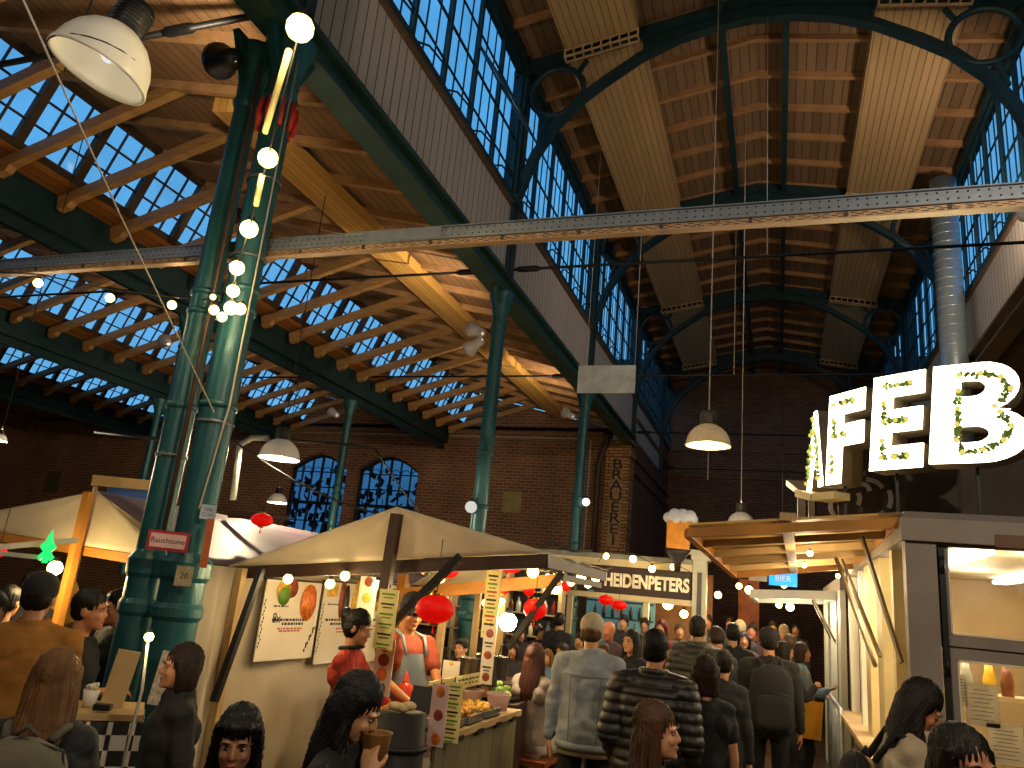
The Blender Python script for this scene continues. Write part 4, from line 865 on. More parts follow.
# ---- left tents
PA = at(97, 491, 7.0); yt = PA.y; ra = Vector((-4.25, yt, aty(168, 562, yt).z)); rl = Vector((PA.x-1.5, yt, PA.z-.42))
t = thing('market_stall', 'cream tent with wooden pole at the far left, behind the nearest columns', 'stall', (PA.x, yt+1.5, 0))
rx = aty(172, 560, yt); ll = aty(-60, 522, yt)
g = MB(); cloth(g, PA, PA+Vector((.01, 0, 0)), rx, ll, 16, 8, .02, .012, seed=4); g.build('gable_canvas', CANV, t)
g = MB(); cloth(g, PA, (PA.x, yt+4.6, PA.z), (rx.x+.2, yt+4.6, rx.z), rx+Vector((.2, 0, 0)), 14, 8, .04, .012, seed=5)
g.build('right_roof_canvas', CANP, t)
g = MB(); cloth(g, PA, (PA.x, yt+4.6, PA.z), (ll.x, yt+4.6, ll.z), ll, 14, 8, .04, .012, seed=6); g.build('left_roof_canvas', CANV, t)
g = MB(); g.beam(ll+Vector((0, .03, -.04)), rx+Vector((0, .03, -.04)), .05, .07); g.build('front_beam', OWOOD, t)
a = PA+Vector((.01, -.05, -.03)); g = MB(); g.b2((PA.x-.03, yt-.1, 0), (PA.x+.03, yt-.04, PA.z-.02)); g.build('tent_pole', OWOOD, t)
for xx, yy in ((rx.x-.1, yt+4.5), (ll.x, yt+4.5)): MB().b2((xx-.03, yy-.03, 0), (xx+.03, yy+.03, 1.8)).build('tent_pole', PWOOD, t)
p = at(140, 495, 9.0); t = thing('banner', 'blue banner with white marks under a pale board, above the left tent', 'banner', (p.x, p.y, p.z-.2))
a, b = at(92, 480, 8.6), at(158, 486, 8.6); MB().beam(a, b, .04, .1).build('board', PWOOD, t)
a, b = at(106, 498, 8.7), at(150, 500, 8.7); MB().beam(a, b, .01, .26).build('blue_cloth', mat('blue_banner', '1850A8', .5, 0, .2, 3), t)
text_obj('ZOC', .07, WHITE, t, face_m(at(131, 502, 8.66), (.6, -.8, 0)), 'lettering', .001)
MB().tube([at(96, 486, 8.6), at(98, 486, 8.6)-Vector((0, 0, 2.4))], .02, 6).build('pole', PWOOD, t)
MB().tube([at(154, 486, 8.6), at(154, 486, 8.6)-Vector((0, 0, 2.4))], .02, 6).build('pole', PWOOD, t)
p = at(55, 568, 6.6); bulb(p, rpx(p, 7), 'bright bulb under the far left tent beside the green decoration', es=16, power=16)
p = at(144, 545, 7.2); bulb(p, rpx(p, 3), 'small bulb under the left tent beside the column', es=10, power=5)
p = at(149, 637, 3.6); bulb(p, rpx(p, 4.5), 'small bulb low beside the column above the bob haired woman', es=10, power=1.5)
tag(MB().tube([at(148, 641, 3.6), at(142, 690, 3.55), at(122, 768, 3.5)], .006, 5).build('light_cord', CABLE, org=p), 'pale cord hanging from the low bulb by the column', 'cord')
p = at(47, 552, 6.3); g = MB(); [g.box(p+Vector((0, 0, 0)), (.035, .02, .15), rot=Matrix.Rotation(a_, 3, 'Y')) for a_ in (0, .9, -.9)]; g.lathe([(.001, .16), (.03, .06), (.001, 0)], p, 6)
tag(g.build('green_star', mat('green_glow', '2AB060', .5, emit='20C060', es=.8), org=p), 'glowing green star decoration under the far left tent', 'decoration')
g = MB(); g.beam(at(-10, 548, 6.6), at(78, 540, 6.6), .03, .04); g.beam(at(-10, 552, 6.4), at(45, 558, 6.4), .02, .03); tag(g.build('white_bars', mat('white_bar', 'C8C0B0', .4), org=at(30, 545, 6.6)), 'pair of white bars under the far left tent', 'bar')
# table with checkered cloth in front of the two men in black
def checker(name):
    m = bpy.data.materials.new(name); m.use_nodes = True; nt = m.node_tree; b = nt.nodes['Principled BSDF']; c = nt.nodes.new('ShaderNodeTexChecker'); tt = nt.nodes.new('ShaderNodeTexCoord')
    c.inputs['Scale'].default_value = 14; c.inputs[1].default_value = (.75, .72, .65, 1); c.inputs[2].default_value = (.02, .02, .02, 1); nt.links.new(tt.outputs['Object'], c.inputs[0]); nt.links.new(c.outputs[0], b.inputs['Base Color']); b.inputs['Roughness'].default_value = .8; return m
q = at(92, 706, 4.75); q.x += .35; q.y -= .1; t = thing('counter_table', 'table with black and white checkered cloth left of the columns', 'table', (q.x-.35, q.y+.1, 0))
MB().box((q.x-.35, q.y+.1, q.z-.02), (.5, .4, .03), rz=.75).build('table_top', PWOOD, t)
MB().box((q.x-.35, q.y+.1, q.z-.24), (.52, .42, .4), rz=.75).build('tablecloth', checker('checkered_cloth'), t)
MB().box((q.x-.35, q.y+.1, (q.z-.55)/2), (.4, .3, q.z-.55), rz=.75).build('table_base', DWOOD, t)
zt2 = q.z
q = at(118, 690, 4.75); tag(MB().box((q.x, q.y, zt2+.14), (.11, .03, .28), rot=Matrix.Rotation(.7, 3, 'Z') @ Matrix.Rotation(.12, 3, 'Y')).build('wooden_board', PWOOD, org=(q.x, q.y, zt2)), 'upright pale wooden board on the checkered table', 'board')
q = at(92, 690, 4.75); t = thing('paper_tub', 'white paper tub of popcorn on the checkered table', 'tub', (q.x, q.y, zt2)); MB().lathe([(.001, 0), (.03, 0), (.04, .08), (.037, .08), (.027, .01)], (q.x, q.y, zt2), 16).build('tub', mat('white_paper', 'D8D4C8', .7), t)
g = MB(); [g.ball((q.x+rr.uniform(-.028, .028), q.y+rr.uniform(-.028, .028), zt2+.08+rr.uniform(0, .025)), .012, 6) for k in range(20)]; g.build('popcorn', mat('popcorn', 'D8D0B8', .8), t)
q = at(104, 702, 4.6); tag(MB().box((q.x, q.y, zt2+.02), (.08, .05, .03), rz=.5).build('phone_tray', BLACK, org=(q.x, q.y, zt2)), 'black box lying on the checkered table', 'box')
# signs on the near columns
t = thing('column_sign', 'small red edged white sign on the left one of the nearest columns', 'sign', (-3.88, 4.0, 1.9)); p = aty(168, 541, 3.9); n_ = Vector((-p.x, -p.y, 0)).normalized(); n_ = Vector((.62, -.78, 0))
fm_ = face_m(p, n_); rot = fm_.to_3x3()
MB().box(p, (.24, .12, .008), rot=rot).build('sign_board', mat('red_sign', 'A8202A', .4), t); MB().box(p+n_*.006, (.205, .085, .004), rot=rot).build('white_field', mat('pink_white', 'E0B8B4', .4), t)
text_obj('Rauchzone', .045, INK, t, face_m(p+n_*.009, n_), 'lettering', .0008)
t = thing('column_plate', 'aged cream number plate reading 20 on the nearest column', 'sign', (-3.6, 3.95, 1.75)); p = aty(184, 576, 3.93)
fm_ = face_m(p, n_); rot = fm_.to_3x3()
MB().box(p, (.1, .12, .006), rot=rot).build('plate', mat('aged_cream', 'A89C78', .6, 0, .4, 20), t); text_obj('20', .05, INK, t, face_m(p+n_*.005, n_), 'lettering', .0008)
p = aty(208, 512, 4.0); t = thing('column_sticker', 'white sticker with blue writing on the nearest column', 'sticker', p); MB().box(p, (.09, .09, .003), rot=rot).build('sticker', mat('sticker_white', 'B8C4D0', .4), t); text_obj('che\nCom', .035, mat('blue_ink', '2848A0', .5), t, face_m(p+n_*.003, n_), 'lettering', .0006)
p = aty(207, 543, 3.97); tag(MB().box(p, (.045, .3, .01), rot=rot @ Matrix.Rotation(.02, 3, 'Z')).build('orange_strip', mat('orange_strip', 'C0602A', .5), org=p), 'orange strip stuck on the right side of the nearest column', 'strip')
p = aty(163, 678, 3.9); tag(MB().box(p, (.09, .3, .006), rot=rot @ Matrix.Rotation(-.1, 3, 'Z')).build('paper_poster', mat('doodled_paper', 'C8BCA8', .7, 0, .5, 30), org=p), 'narrow pale doodled poster low on the nearest column', 'poster')
# ================================================================= kiosk, letters, far stalls
WALLP = mat('grey_beige_paint', '8A7E72', .55, 0, .15, 4, .1, 20)
WALLD = mat('grey_brown_paint', '6A6058', .55, 0, .2, 4, .1, 20)
YPAINT = mat('cream_boards', 'D8C48C', .5, 0, .12, 4)
WPAINT = mat('white_boards', 'D4D0BC', .45, 0, .1, 4)
KX, KY, KT = .70, 5.0, 2.50
t = thing('kiosk', 'large grey beige kiosk with glazed front at the right edge', 'kiosk', (1.8, 6.5, 0))
g = MB(); g.b2((KX, KY, 0), (KX+.16, KY+.12, KT-.13)); g.build('corner_post', WALLP, t)
g = MB(); g.b2((KX-.02, KY-.03, KT-.13), (3.2, KY+.12, KT)); g.b2((KX-.02, KY+.125, KT-.13), (KX+.1, 9.2, KT-.002)); g.build('top_fascia', WALLP, t)
zA, zB = aty(950, 545, KY).z, aty(955, 635, KY).z; zC, zD = aty(960, 660, KY).z, .9
xg = aty(950, 590, KY).x
def frame(x0, x1, z0, z1, nm, th=.06):
    g = MB(); y = KY+.03
    for a, b in (((x0-th, z0-th), (x1+th, z0)), ((x0-th, z1), (x1+th, z1+th)), ((x0-th, z0), (x0, z1)), ((x1, z0), (x1+th, z1))): g.b2((a[0], y, a[1]), (b[0], y+.07, b[1]))
    o = g.build(nm, WALLP, t)
    g = MB(); w_ = .008
    for a, b in (((x0, z0), (x1, z0+w_)), ((x0, z1-w_), (x1, z1)), ((x0, z0), (x0+w_, z1)), ((x1-w_, z0), (x1, z1))): g.b2((a[0], y-.004, a[1]), (b[0], y+.03, b[1]))
    g.build('white_bead', mat('white_bead', 'E8E0C8', .4), o)
    MB().b2((x0, y+.03, z0), (x1, y+.036, z1)).build('glass', glass('kiosk_glass', 'FFFFFF', .12), o); return o
frame(xg, xg+.78, zB, zA, 'upper_window'); frame(xg+.02, xg+.78, zD, zC, 'lower_window')
g = MB(); g.b2((KX+.16, KY+.05, zA+.06), (3.2, KY+.12, KT-.13)); g.b2((KX+.16, KY+.05, zC+.06), (3.2, KY+.1, zB-.06)); g.b2((xg+.84, KY+.05, 0), (3.2, KY+.1, KT-.13)); g.b2((KX+.16, KY+.05, 0), (3.2, KY+.1, zD-.06)); g.b2((KX+.16, KY+.02, 0), (xg-.06, KY+.09, KT-.13)); g.build('front_wall', WALLD, t)
g = MB(); g.b2((KX+.17, KY-.005, .1), (KX+.2, KY+.05, KT-.16)); [g.lathe([(.001, 0), (.014, 0), (.014, .09), (.001, .09)], (KX+.185, KY-.01, z), 8) for z in (.9, 1.65, 2.2)]; g.build('hinge', DARK, t)
g = MB(); g.b2((KX+.45, KY-.035, KT-.14), (KX+.62, KY-.02, KT-.07)); g.build('bracket_plate', mat('brown_plate', '6A4A30', .6), t)
g = MB(); g.b2((KX, KY, KT), (3.2, 9.2, KT+.04)); g.build('roof', WALLD, t)
g = MB(); g.b2((KX+.1, 8.9, 0), (3.2, 9.0, KT-.02)); g.b2((3.15, KY+.1, 0), (3.2, 8.9, KT)); g.build('back_wall', mat('warm_interior_wall', 'A08458', .6, 0, .15, 3), t)
g = MB(); g.b2((KX+.1, KY+.1, KT-.08), (3.2, 8.9, KT-.03)); g.build('inner_ceiling', mat('kiosk_inner_ceiling', 'C8B894', .6), t)
g = MB(); g.b2((KX+.02, KY+.12, .0), (KX+.08, 9.0, 1.0)); g.build('side_wall', planks('cream_side_boards', 'B8A47C', .2, 'Y', .6, .05, .2, .4), t)
g = MB(); g.b2((KX-.12, KY+.1, 1.0), (KX+.3, 9.0, 1.04)); g.build('side_counter', PWOOD, t)
for i, y in enumerate((5.65, 6.3, 7.15, 7.9, 9.0)):
    g = MB(); g.b2((KX+.01, y, 1.04), (KX+.09, y+(.32 if i in (1, 2) else .12), KT-.13)); g.build('side_panel', [YPAINT, YPAINT, YPAINT, WPAINT, WPAINT][i], t)
g = MB(); g.b2((KX+.1, 5.14, 1.15), (KX+.12, 5.4, 2.05)); pp = g.build('side_menu', mat('yellow_speckled_menu', 'D8CC8C', .5, 0, .7, 45), t)
for i in range(3):
    z = KT-.1; x0 = 1.15+.75*i
    g = MB(); g.b2((x0, 5.5, z-.03), (x0+.12, 8.4, z)); g.build('tube_light', emis('kiosk_tube', 'FFF2D0', 9), t)
for y in (5.9, 7.6): lamp_point((1.6, y, 2.25), 9, (1, .84, .6), .15, t)
lamp_point((1.0, 6.6, 2.2), 12, (1, .82, .55), .1, t)
g = MB(); [g.b2((1.0, 6.6, z), (3.1, 6.95, z+.03)) for z in (1.05, 1.45)]; g.build('inner_shelf', PWOOD, t)
# things inside the kiosk
rr = random.Random(4)
lp_ = [(.98, 'black capped tall bottle', '3A3A3A'), (1.1, 'grey shaker', '8A8A8A'), (1.3, 'glass jar', 'A8A898'), (1.45, 'yellow cup', 'E0B020'), (1.56, 'brown wooden box', '7A4420')]
for x, l, c_ in lp_:
    tt_ = tag(MB().lathe([(.001, 0), (.04, 0), (.045, .1), (.03, .16), (.025, .2), (.001, .2)], (x, 6.7, 1.48), 14).build('jar', mat('jar_'+c_, c_, .3), org=(x, 6.7, 1.48)), l+' on the shelf inside the kiosk', 'jar')
for i, (px, py, w_, h_, l) in enumerate(((982, 705, .16, .22, 'pinned paper sheet behind the lower kiosk window, upper one'), (1006, 745, .17, .2, 'paper sheet with a blot behind the lower kiosk window, lower one'), (962, 690, .05, .16, 'yellow note strip at the left side of the lower kiosk window'))):
    p = aty(px, py, KY+.14); o = thing('paper_sheet', l, 'paper', p-Vector((0, 0, h_/2))); k = MB().box(p, (w_, .003, h_)); k.m = 1; [k.box(p+Vector((0, -.003, h_*.35-j*h_*.1)), (w_*(.7 if j % 3 else .5), .001, .003)) for j in range(8)]; k.build('sheet', [mat('lit_paper', 'D8D0BC', .6, transl=.6), INK], o)
# awning
z_n = 2.46; a0, a1, b0, b1 = aty(688, 531, 5.35), aty(905, 521, 5.1), aty(735, 575, 8.1), aty(860, 566, 8.1)
a1.x = KX; b1.x = KX
for v_ in (a0, a1): v_.z -= .012
t = thing('awning', 'wooden lifted awning flap of the kiosk with lit boards beneath', 'awning', (a1.x, 6.6, a1.z))
g = MB()
for s_, e_ in ((a0, a1), (b0, b1), (a0, b0), (a1, b1)): g.beam(s_, e_, .05, .06)
g.build('flap_frame', OWOOD, t)
up = Vector((0, 0, .05)); g = MB(); g.prism([a0+up, a1+up, b1+up, b0+up], (0, 0, .015)); g.build('flap_boards', planks('awning_boards', 'C09A58', .3, 'Y', .55, .08, .3, .35), t)
for f in (.2, .4, .6, .8): MB().beam(a0.lerp(b0, f), a1.lerp(b1, f), .05, .05).build('crossbar', PWOOD, t)
m0, m1 = a0.lerp(a1, .5), b0.lerp(b1, .5); MB().beam(m0, m1, .07, .055).build('centre_bar', TIMB, t)
MB().box(m0+Vector((0, 0, .07)), (.1, .06, .05)).build('latch', PWOOD, t)
for i, (p_, q_) in enumerate((((862, 537, 5.6), (922, 665, 5.25)), ((836, 558, 6.9), (884, 668, 6.6)), ((842, 560, 6.9), (912, 660, 6.3)))):
    A_ = aty(*p_); B_ = aty(*q_); B_.x = KX-.01
    MB().beam(A_, B_, .02, .025).build('prop', mat('steel_prop', '7A6A50', .4, .5), t)
for x, y in ((.1, 6.0), (.1, 7.3), (.45, 8.5)): lamp_point((x+.12, y, 2.26), 5.5, (1, .76, .42), .08)
for i, (x, y) in enumerate(((.1, 6.0), (.1, 7.3), (.45, 8.5))):
    bulb((x+.12, y, 2.34), .022, ['front', 'middle', 'rear'][i]+' bulb fixed under the wooden kiosk awning', es=12, power=0)
# second kiosk behind
t = thing('kiosk', 'farther white kiosk with raised flap behind the large kiosk', 'kiosk', (1.2, 11.2, 0))
K2 = .66
g = MB(); g.b2((K2, 9.6, 1.0), (K2+.06, 10.0, 2.25)); g.b2((K2, 10.25, 1.0), (K2+.06, 11.4, 2.25)); g.b2((K2, 9.6, 0), (K2+.08, 13, 1.0)); g.b2((K2, 12.0, 1), (K2+.06, 13, 2.25)); g.build('white_panel', WPAINT, t)
g = MB(); g.b2((K2, 9.55, 2.25), (3, 13, 2.4)); g.b2((K2+.08, 9.55, 0), (3, 9.65, 2.3)); g.b2((K2+.4, 9.65, 0), (K2+.5, 13, 2.3)); g.build('cabin', WALLD, t)
c0, c1, c2, c3 = aty(752, 598, 10.0), aty(832, 590, 10.0), aty(832, 594, 12.5), aty(768, 602, 12.5)
c1.x = K2; c2.x = K2; z_ = 2.14
P4 = [Vector((c0.x, 10, z_)), Vector((K2, 10, z_+.06)), Vector((K2, 12.6, z_+.06)), Vector((c0.x, 12.6, z_))]
g = MB(); g.prism(P4, (0, 0, .03)); [g.beam(P4[i], P4[(i+1) % 4], .05, .1) for i in range(4)]; g.build('flap', WPAINT, t)
for a, b in (((810, 592, 10.6), (842, 655, 10.4)), ((812, 600, 11.6), (836, 650, 11.4)), ((845, 583, 9.4), (872, 655, 9.3))): MB().tube([aty(*a), aty(*b)], .012, 6).build('prop', mat('steel_prop', '7A6A50'), t)
for y in (10.6, 12): lamp_point((.2, y, 2.0), 10, (1, .88, .66), .1, t)
# steel barrier by the railing woman
t = thing('barrier', 'white steel crowd barrier along the farther kiosk', 'barrier', (.62, 9.6, 0)); g = MB()
g.tube([(.58, 8.6, 0), (.58, 8.6, 1.08), (.58, 10.6, 1.08), (.58, 10.6, 0)], .02, 8); g.tube([(.58, 8.6, .2), (.58, 10.6, .2)], .016, 8); g.build('frame', mat('white_steel', 'B8C0C4', .35, .3), t)
for i in range(12): MB().tube([(.58, 8.76+.155*i, .2), (.58, 8.76+.155*i, 1.08)], .009, 6).build('bar', mat('white_steel', 'B8C0C4'), t)
# kiosk side struts (white railing look)
# blue sign and trim
p = at(783, 579, 9.4); t = thing('blue_sign', 'glowing blue sign with a pale board at its left, under the awning', 'sign', p)
MB().box(p, (.3, .05, .15)).build('sign_box', mat('blue_sign_glow', '1C78D8', .4, emit='1C80F0', es=1.2), t); MB().box(p+Vector((-.27, 0, .0)), (.2, .03, .09)).build('side_board', mat('pale_sign_board', 'B8B0A0', .5), t)
text_obj('BIER', .09, WHITE, t, face_m(p+Vector((0, -.028, 0)), (0, -1, 0)), 'lettering', .001)
MB().tube([p+Vector((0, 0, .05)), (p.x, p.y, 4.5)], .006, 5).build('wire', WIRE, t)
# dark boarding with white line drawing behind the letters
y = 7.6; A_, B_ = aty(845, 440, y), aty(1060, 535, y)
t = thing('sign_wall', 'dark brown boarding above the kiosk with a white curved line drawing', 'wall panel', (1.9, y, 2.5))
g = MB(); g.b2((aty(838, 500, y).x, y, 2.52), (3.1, y+.05, 3.5)); g.build('boarding', mat('dark_brown_board', '43382E', .6, 0, .15, 2), t)
g = MB(); [g.b2((x, y-.012, 2.52), (x+.03, y, 3.5)) for x in (.95, 1.5, 2.05)]; g.build('cover_strip', mat('dark_brown_strip', '2E2620', .6), t)
def strip(pts, w_, y_=7.58):
    P_ = [aty(a, b, y_) for a, b in pts]; vs = []
    for i, p in enumerate(P_):
        d = P_[min(i+1, len(P_)-1)]-P_[max(i-1, 0)]; n = Vector((-d.z, 0, d.x)).normalized()*w_/2; vs.append((p+n, p-n))
    g = MB(); 
    for i in range(len(vs)-1): g.prism([vs[i][0], vs[i+1][0], vs[i+1][1], vs[i][1]], (0, -.006, 0))
    return g
def cat(a, n=10):
    out = []
    for i in range(len(a)-1):
        p0, p1, p2, p3 = a[max(i-1, 0)], a[i], a[i+1], a[min(i+2, len(a)-1)]
        for k in range(n): u = k/n; out.append(tuple(.5*((2*p1[j])+(-p0[j]+p2[j])*u+(2*p0[j]-5*p1[j]+4*p2[j]-p3[j])*u*u+(-p0[j]+3*p1[j]-3*p2[j]+p3[j])*u**3) for j in (0, 1)))
    return out+[a[-1]]
LN = mat('white_paint_line', 'BEB8AE', .6)
for pts in ([(831, 499), (831, 510), (838, 520), (850, 523), (866, 521), (884, 512)], [(866, 479), (876, 482), (883, 488)], [(889, 490), (891, 499), (889, 508)], [(857, 484), (866, 485), (870, 491)], [(858, 493), (860, 498), (858, 505)]):
    strip(cat(pts), .04).build('painted_line', LN, t)
# funnel shaped extractor left of the drawing, and small grey hood
p = at(806, 488, 7.9); t = thing('roof_vent', 'small grey roof vent with slanted hood left of the letters', 'vent', (p.x, p.y, 2.5))
q0, q1, q2, q3 = [at(a, b, 7.9) for a, b in ((786, 480), (812, 481), (815, 491), (801, 491))]; MB().prism([q0, q1, q2, q3], (0, .35, 0)).build('hood', WALLP, t)
for a in (801, 812): p = at(a, 508, 7.9); MB().b2((p.x-.03, p.y-.03, 2.5), (p.x+.04, p.y+.2, at(a, 492, 7.9).z)).build('duct', WALLP, t)
# glowing letters
GLOW = emis('letter_face_glow', 'FFF6C8', 5.0); SHELL = mat('letter_shell', '9A8A74', .5, 0, .2, 5); IVY = mat('ivy_leaves', '6E8A2A', .5, 0, .5, 20)
def letter(ch, px, py, d, hpx, ang, wd, label):
    c = at(px, py, d); Hh = rpx(c, hpx); a = math.radians(ang); n = Vector((-math.sin(a), -math.cos(a), 0)); xx = Vector((math.cos(a), -math.sin(a), 0)); zz = Vector((0, 0, 1)); up_ = (zz+xx*.09).normalized()
    t = thing('letter_sign', label, 'letter', c-zz*Hh/2, 'glowing bulb letters on the kiosk')
    if ch == 'B':
        cu = bpy.data.curves.new('l', 'CURVE'); cu.dimensions = '2D'; cu.fill_mode = 'BOTH'; cu.extrude = .5
        arc = lambda cx, cy, rx, ry: [(cx+rx*math.sin(a_*PI/12), cy+ry*math.cos(a_*PI/12)) for a_ in range(13)]
        for P_ in ([(0, 0), (0, 1)]+arc(.5, .75, .38, .25)[:-1]+[(.8, .51)]+arc(.55, .265, .45, .265)[1:], [(.3, .66), (.3, .82)]+arc(.42, .74, .13, .08), [(.3, .2), (.3, .36)]+arc(.45, .28, .15, .08)):
            sp_ = cu.splines.new('POLY'); sp_.points.add(len(P_)-1); sp_.use_cyclic_u = True
            for k_, (a_, b_) in enumerate(P_): sp_.points[k_].co = (a_, b_, 0, 1)
    else:
        cu = bpy.data.curves.new('l', 'FONT'); cu.body = ch; cu.size = 1; cu.extrude = .5; cu.offset = .05
    o_ = bpy.data.objects.new('l', cu); C.objects.link(o_); me = bpy.data.meshes.new_from_object(o_); bpy.data.objects.remove(o_)
    co = [v.co for v in me.vertices]; x0, x1, y0, y1 = min(v.x for v in co), max(v.x for v in co), min(v.y for v in co), max(v.y for v in co)
    def put(me_, z0, z1, name, m_):
        m2 = me_.copy()
        for v in m2.vertices:
            u, w_ = (v.co.x-x0)/(x1-x0)-.5, (v.co.y-y0)/(y1-y0)-.5; q = c+xx*u*wd+up_*w_*Hh+n*(z1 if v.co.z > 0 else z0); v.co = q-wloc(t)
        m2.materials.append(m_); o = bpy.data.objects.new(name, m2); C.objects.link(o); o.parent = t
    put(me, -.21, -.0, 'letter_shell', SHELL); put(me, .001, .012, 'letter_face', GLOW)
    # bulbs and ivy along the strokes
    S = {'B': [(-.22, .38), (0, .38), (.2, .33), (.3, .2), (.15, .04), (-.22, .22), (-.22, .04), (-.22, -.12), (-.22, -.28), (-.15, -.4), (.05, -.38), (.25, -.3), (.32, -.16), (.2, -.02)], 'E': [(-.25, .38), (0, .38), (.25, .38), (-.25, .2), (-.25, 0), (0, 0), (.2, 0), (-.25, -.2), (-.25, -.38), (0, -.38), (.25, -.38)], 'F': [(-.3, .38), (0, .38), (.25, .38), (-.3, .2), (-.3, .02), (.05, .02), (-.3, -.2), (-.3, -.38)], 'A': [(0, .4), (-.12, .2), (-.2, 0), (-.28, -.2), (-.36, -.4), (.12, .2), (.2, 0), (.28, -.2), (.36, -.4), (0, -.1)]}[ch]
    for u, v in S:
        q = c+xx*u*wd+up_*v*Hh+n*.035; MB().ball(q, .019, 8).build('bulb', emis('letter_bulb', 'E8D468', .55), t)
    g = MB(); rr_ = random.Random(ord(ch))
    for (u0, v0), (u1, v1) in zip(S, S[1:]):
        if abs(u0-u1)+abs(v0-v1) > .45: continue
        for k in range(14):
            f = rr_.random()
            if rr_.random() < .3: continue
            q = c+xx*(u0+(u1-u0)*f+rr_.gauss(0, .015))*wd+up_*(v0+(v1-v0)*f+rr_.gauss(0, .012))*Hh+n*rr_.uniform(.015, .03)
            g.box(q, (.036, .004, .022), rot=Matrix.Rotation(rr_.uniform(0, 6), 3, 'Y') @ Matrix.Rotation(rr_.uniform(-.6, .6), 3, 'Z'))
    o = g.build('ivy', IVY, t); o['kind'] = 'stuff'
    p_ = c-zz*Hh*.5; MB().b2((p_.x-.01, p_.y+.18, 2.5), (p_.x+.01, p_.y+.2, p_.z+.05)).build('stand_post', DARK, t)
letter('B', 980, 412, 6.0, 103, 20, .60, 'large glowing white letter B at the right edge, above the kiosk')
letter('E', 898, 421, 6.2, 97, 36, .40, 'glowing white letter E between the F and the B')
letter('F', 846, 437, 6.6, 92, 50, .38, 'glowing white letter F left of the E')
letter('A', 816, 450, 7.2, 78, 76, .46, 'narrow glowing letter A seen almost edge on, leftmost of the letters')
for x_, z_, pw in ((.35, 3.3, 5), (1.0, 3.4, 6)): pass
# curved timber ledge under the letters
g = MB(); P_ = [at(804, 494, 7.3), at(820, 498, 6.9), at(842, 496, 6.7)]
for a, b in zip(P_, P_[1:]): g.beam(a, b, .16, .06)
tag(g.build('letter_ledge', YPAINT, org=P_[0]), 'pale timber ledge under the letters A and F', 'ledge')
# beer mug sign
p = at(680, 531, 12.9); s_ = rpx(p, 1)
t = thing('beer_mug_sign', 'flat beer mug sign with amber body and white foam on a dark funnel', 'sign', (p.x, p.y, 2.9))
g = MB(); g.prism([p+Vector((x*s_, 0, z*s_)) for x, z in ((-13, -17), (9, -18), (12, 11), (-13, 10))], (0, .08, 0)); g.build('amber_body', mat('amber_beer', 'C07A1C', .4, 0, .3, 6, emit='B06A10', es=.12), t)
g = MB(); [g.ball(p+Vector((x*s_, .03, z*s_)), r*s_*1.1, 16, (1, .45, 1)) for x, z, r in ((-12, 13, 5), (-6, 16, 6), (2, 16, 6), (9, 15, 6), (-4, 11, 5), (4, 12, 5), (13, 12, 4))]; g.build('foam', mat('white_foam', 'C4C8D8', .6), t)
g = MB(); g.tube([p+Vector((x*s_, .04, z*s_)) for x, z in ((11, 6), (17, 7), (20, 1), (19, -7), (11, -9))], .035, 8); g.build('mug_handle', mat('pink_grey_handle', '9A8488', .5), t)
g = MB(); g.loft([[p+Vector((x*s_, .04+.25*math.sin(a)*abs(x)/14, z*s_)) if False else p+Vector((-2*s_+r*s_*math.cos(a), .05+r*s_*.6*math.sin(a), z*s_)) for a in [2*PI*k/12 for k in range(12)]] for r, z in ((13, -18), (11, -22), (4, -31), (3, -40))]); g.b2((p.x-.1, p.y+.03, 2.6), (p.x-.04, p.y+.08, p.z-.5)); g.build('funnel', mat('dark_funnel', '221A1A', .6), t)
# far bar stall with sign
y = 13.4
t = thing('bar_stall', 'wooden bar stall with long dark lettered sign board, end of the aisle', 'stall', (-2.1, y+1, 0))
zt_, zb_ = aty(650, 569, y).z, aty(650, 597, y).z
xl, xr = aty(603, 580, y).x, aty(693, 590, y).x
MB().b2((xl-.15, y, zb_), (xr, y+.05, zt_)).build('sign_board', mat('dark_maroon_board', '2A1414', .6), t)
text_obj('HEIDENPETERS', .30, mat('cream_letters', 'E8DCC8', .5), t, face_m(((xl+xr)/2-.02, y-.01, (zt_+zb_)/2-.01), (0, -1, 0)), 'lettering', .006, bold=.012, sx=.72)
g = MB(); g.b2((xl-2.6, y-.08, zt_), (xr+.02, y+.08, zt_+.12)); g.b2((xl-1.5, y-.06, zb_-.09), (xr+.02, y+.06, zb_)); g.build('frame_beam', mat('cream_frame', 'C0AE88', .5, 0, .15, 5), t)
g = MB(); g.b2((xl-2.6, y-.1, zt_+.12), (xr+.02, y+1.6, zt_+.2)); g.build('canopy_roof', mat('grey_roof_sheet', '7A7A70', .6), t)
[MB().b2((x, y-.04, 0), (x+.09, y+.05, zb_)).build('stall_post', mat('cream_frame', 'C0AE88'), t) for x in (xl+.72, xl-.6, xl-1.5)]
g = MB(); x0 = xr; g.b2((x0, y-.12, 0), (x0+.22, y+.15, zt_+.2)); g.b2((x0-.03, y-.15, zt_+.2), (x0+.27, y+.18, zt_+.28)); g.b2((x0-.06, y-.18, zt_+.28), (x0+.34, y+.2, zt_+.36)); g.build('pillar', mat('white_pillar', 'B0AC9C', .5, 0, .12, 5), t)
g = MB(); g.b2((x0+.08, y-.14, .4), (x0+.15, y-.12, zt_)); g.build('pillar_groove', mat('pillar_shadow_groove', '4A4840', .6), t)  # raised dark strip; the groove's shade is put into its colour
g = MB(); g.b2((xl-2.6, y+1.6, 0), (xr+.2, y+1.7, 2.55)); g.build('back_wall', mat('dark_warm_wall', '5A3A20', .7), t)
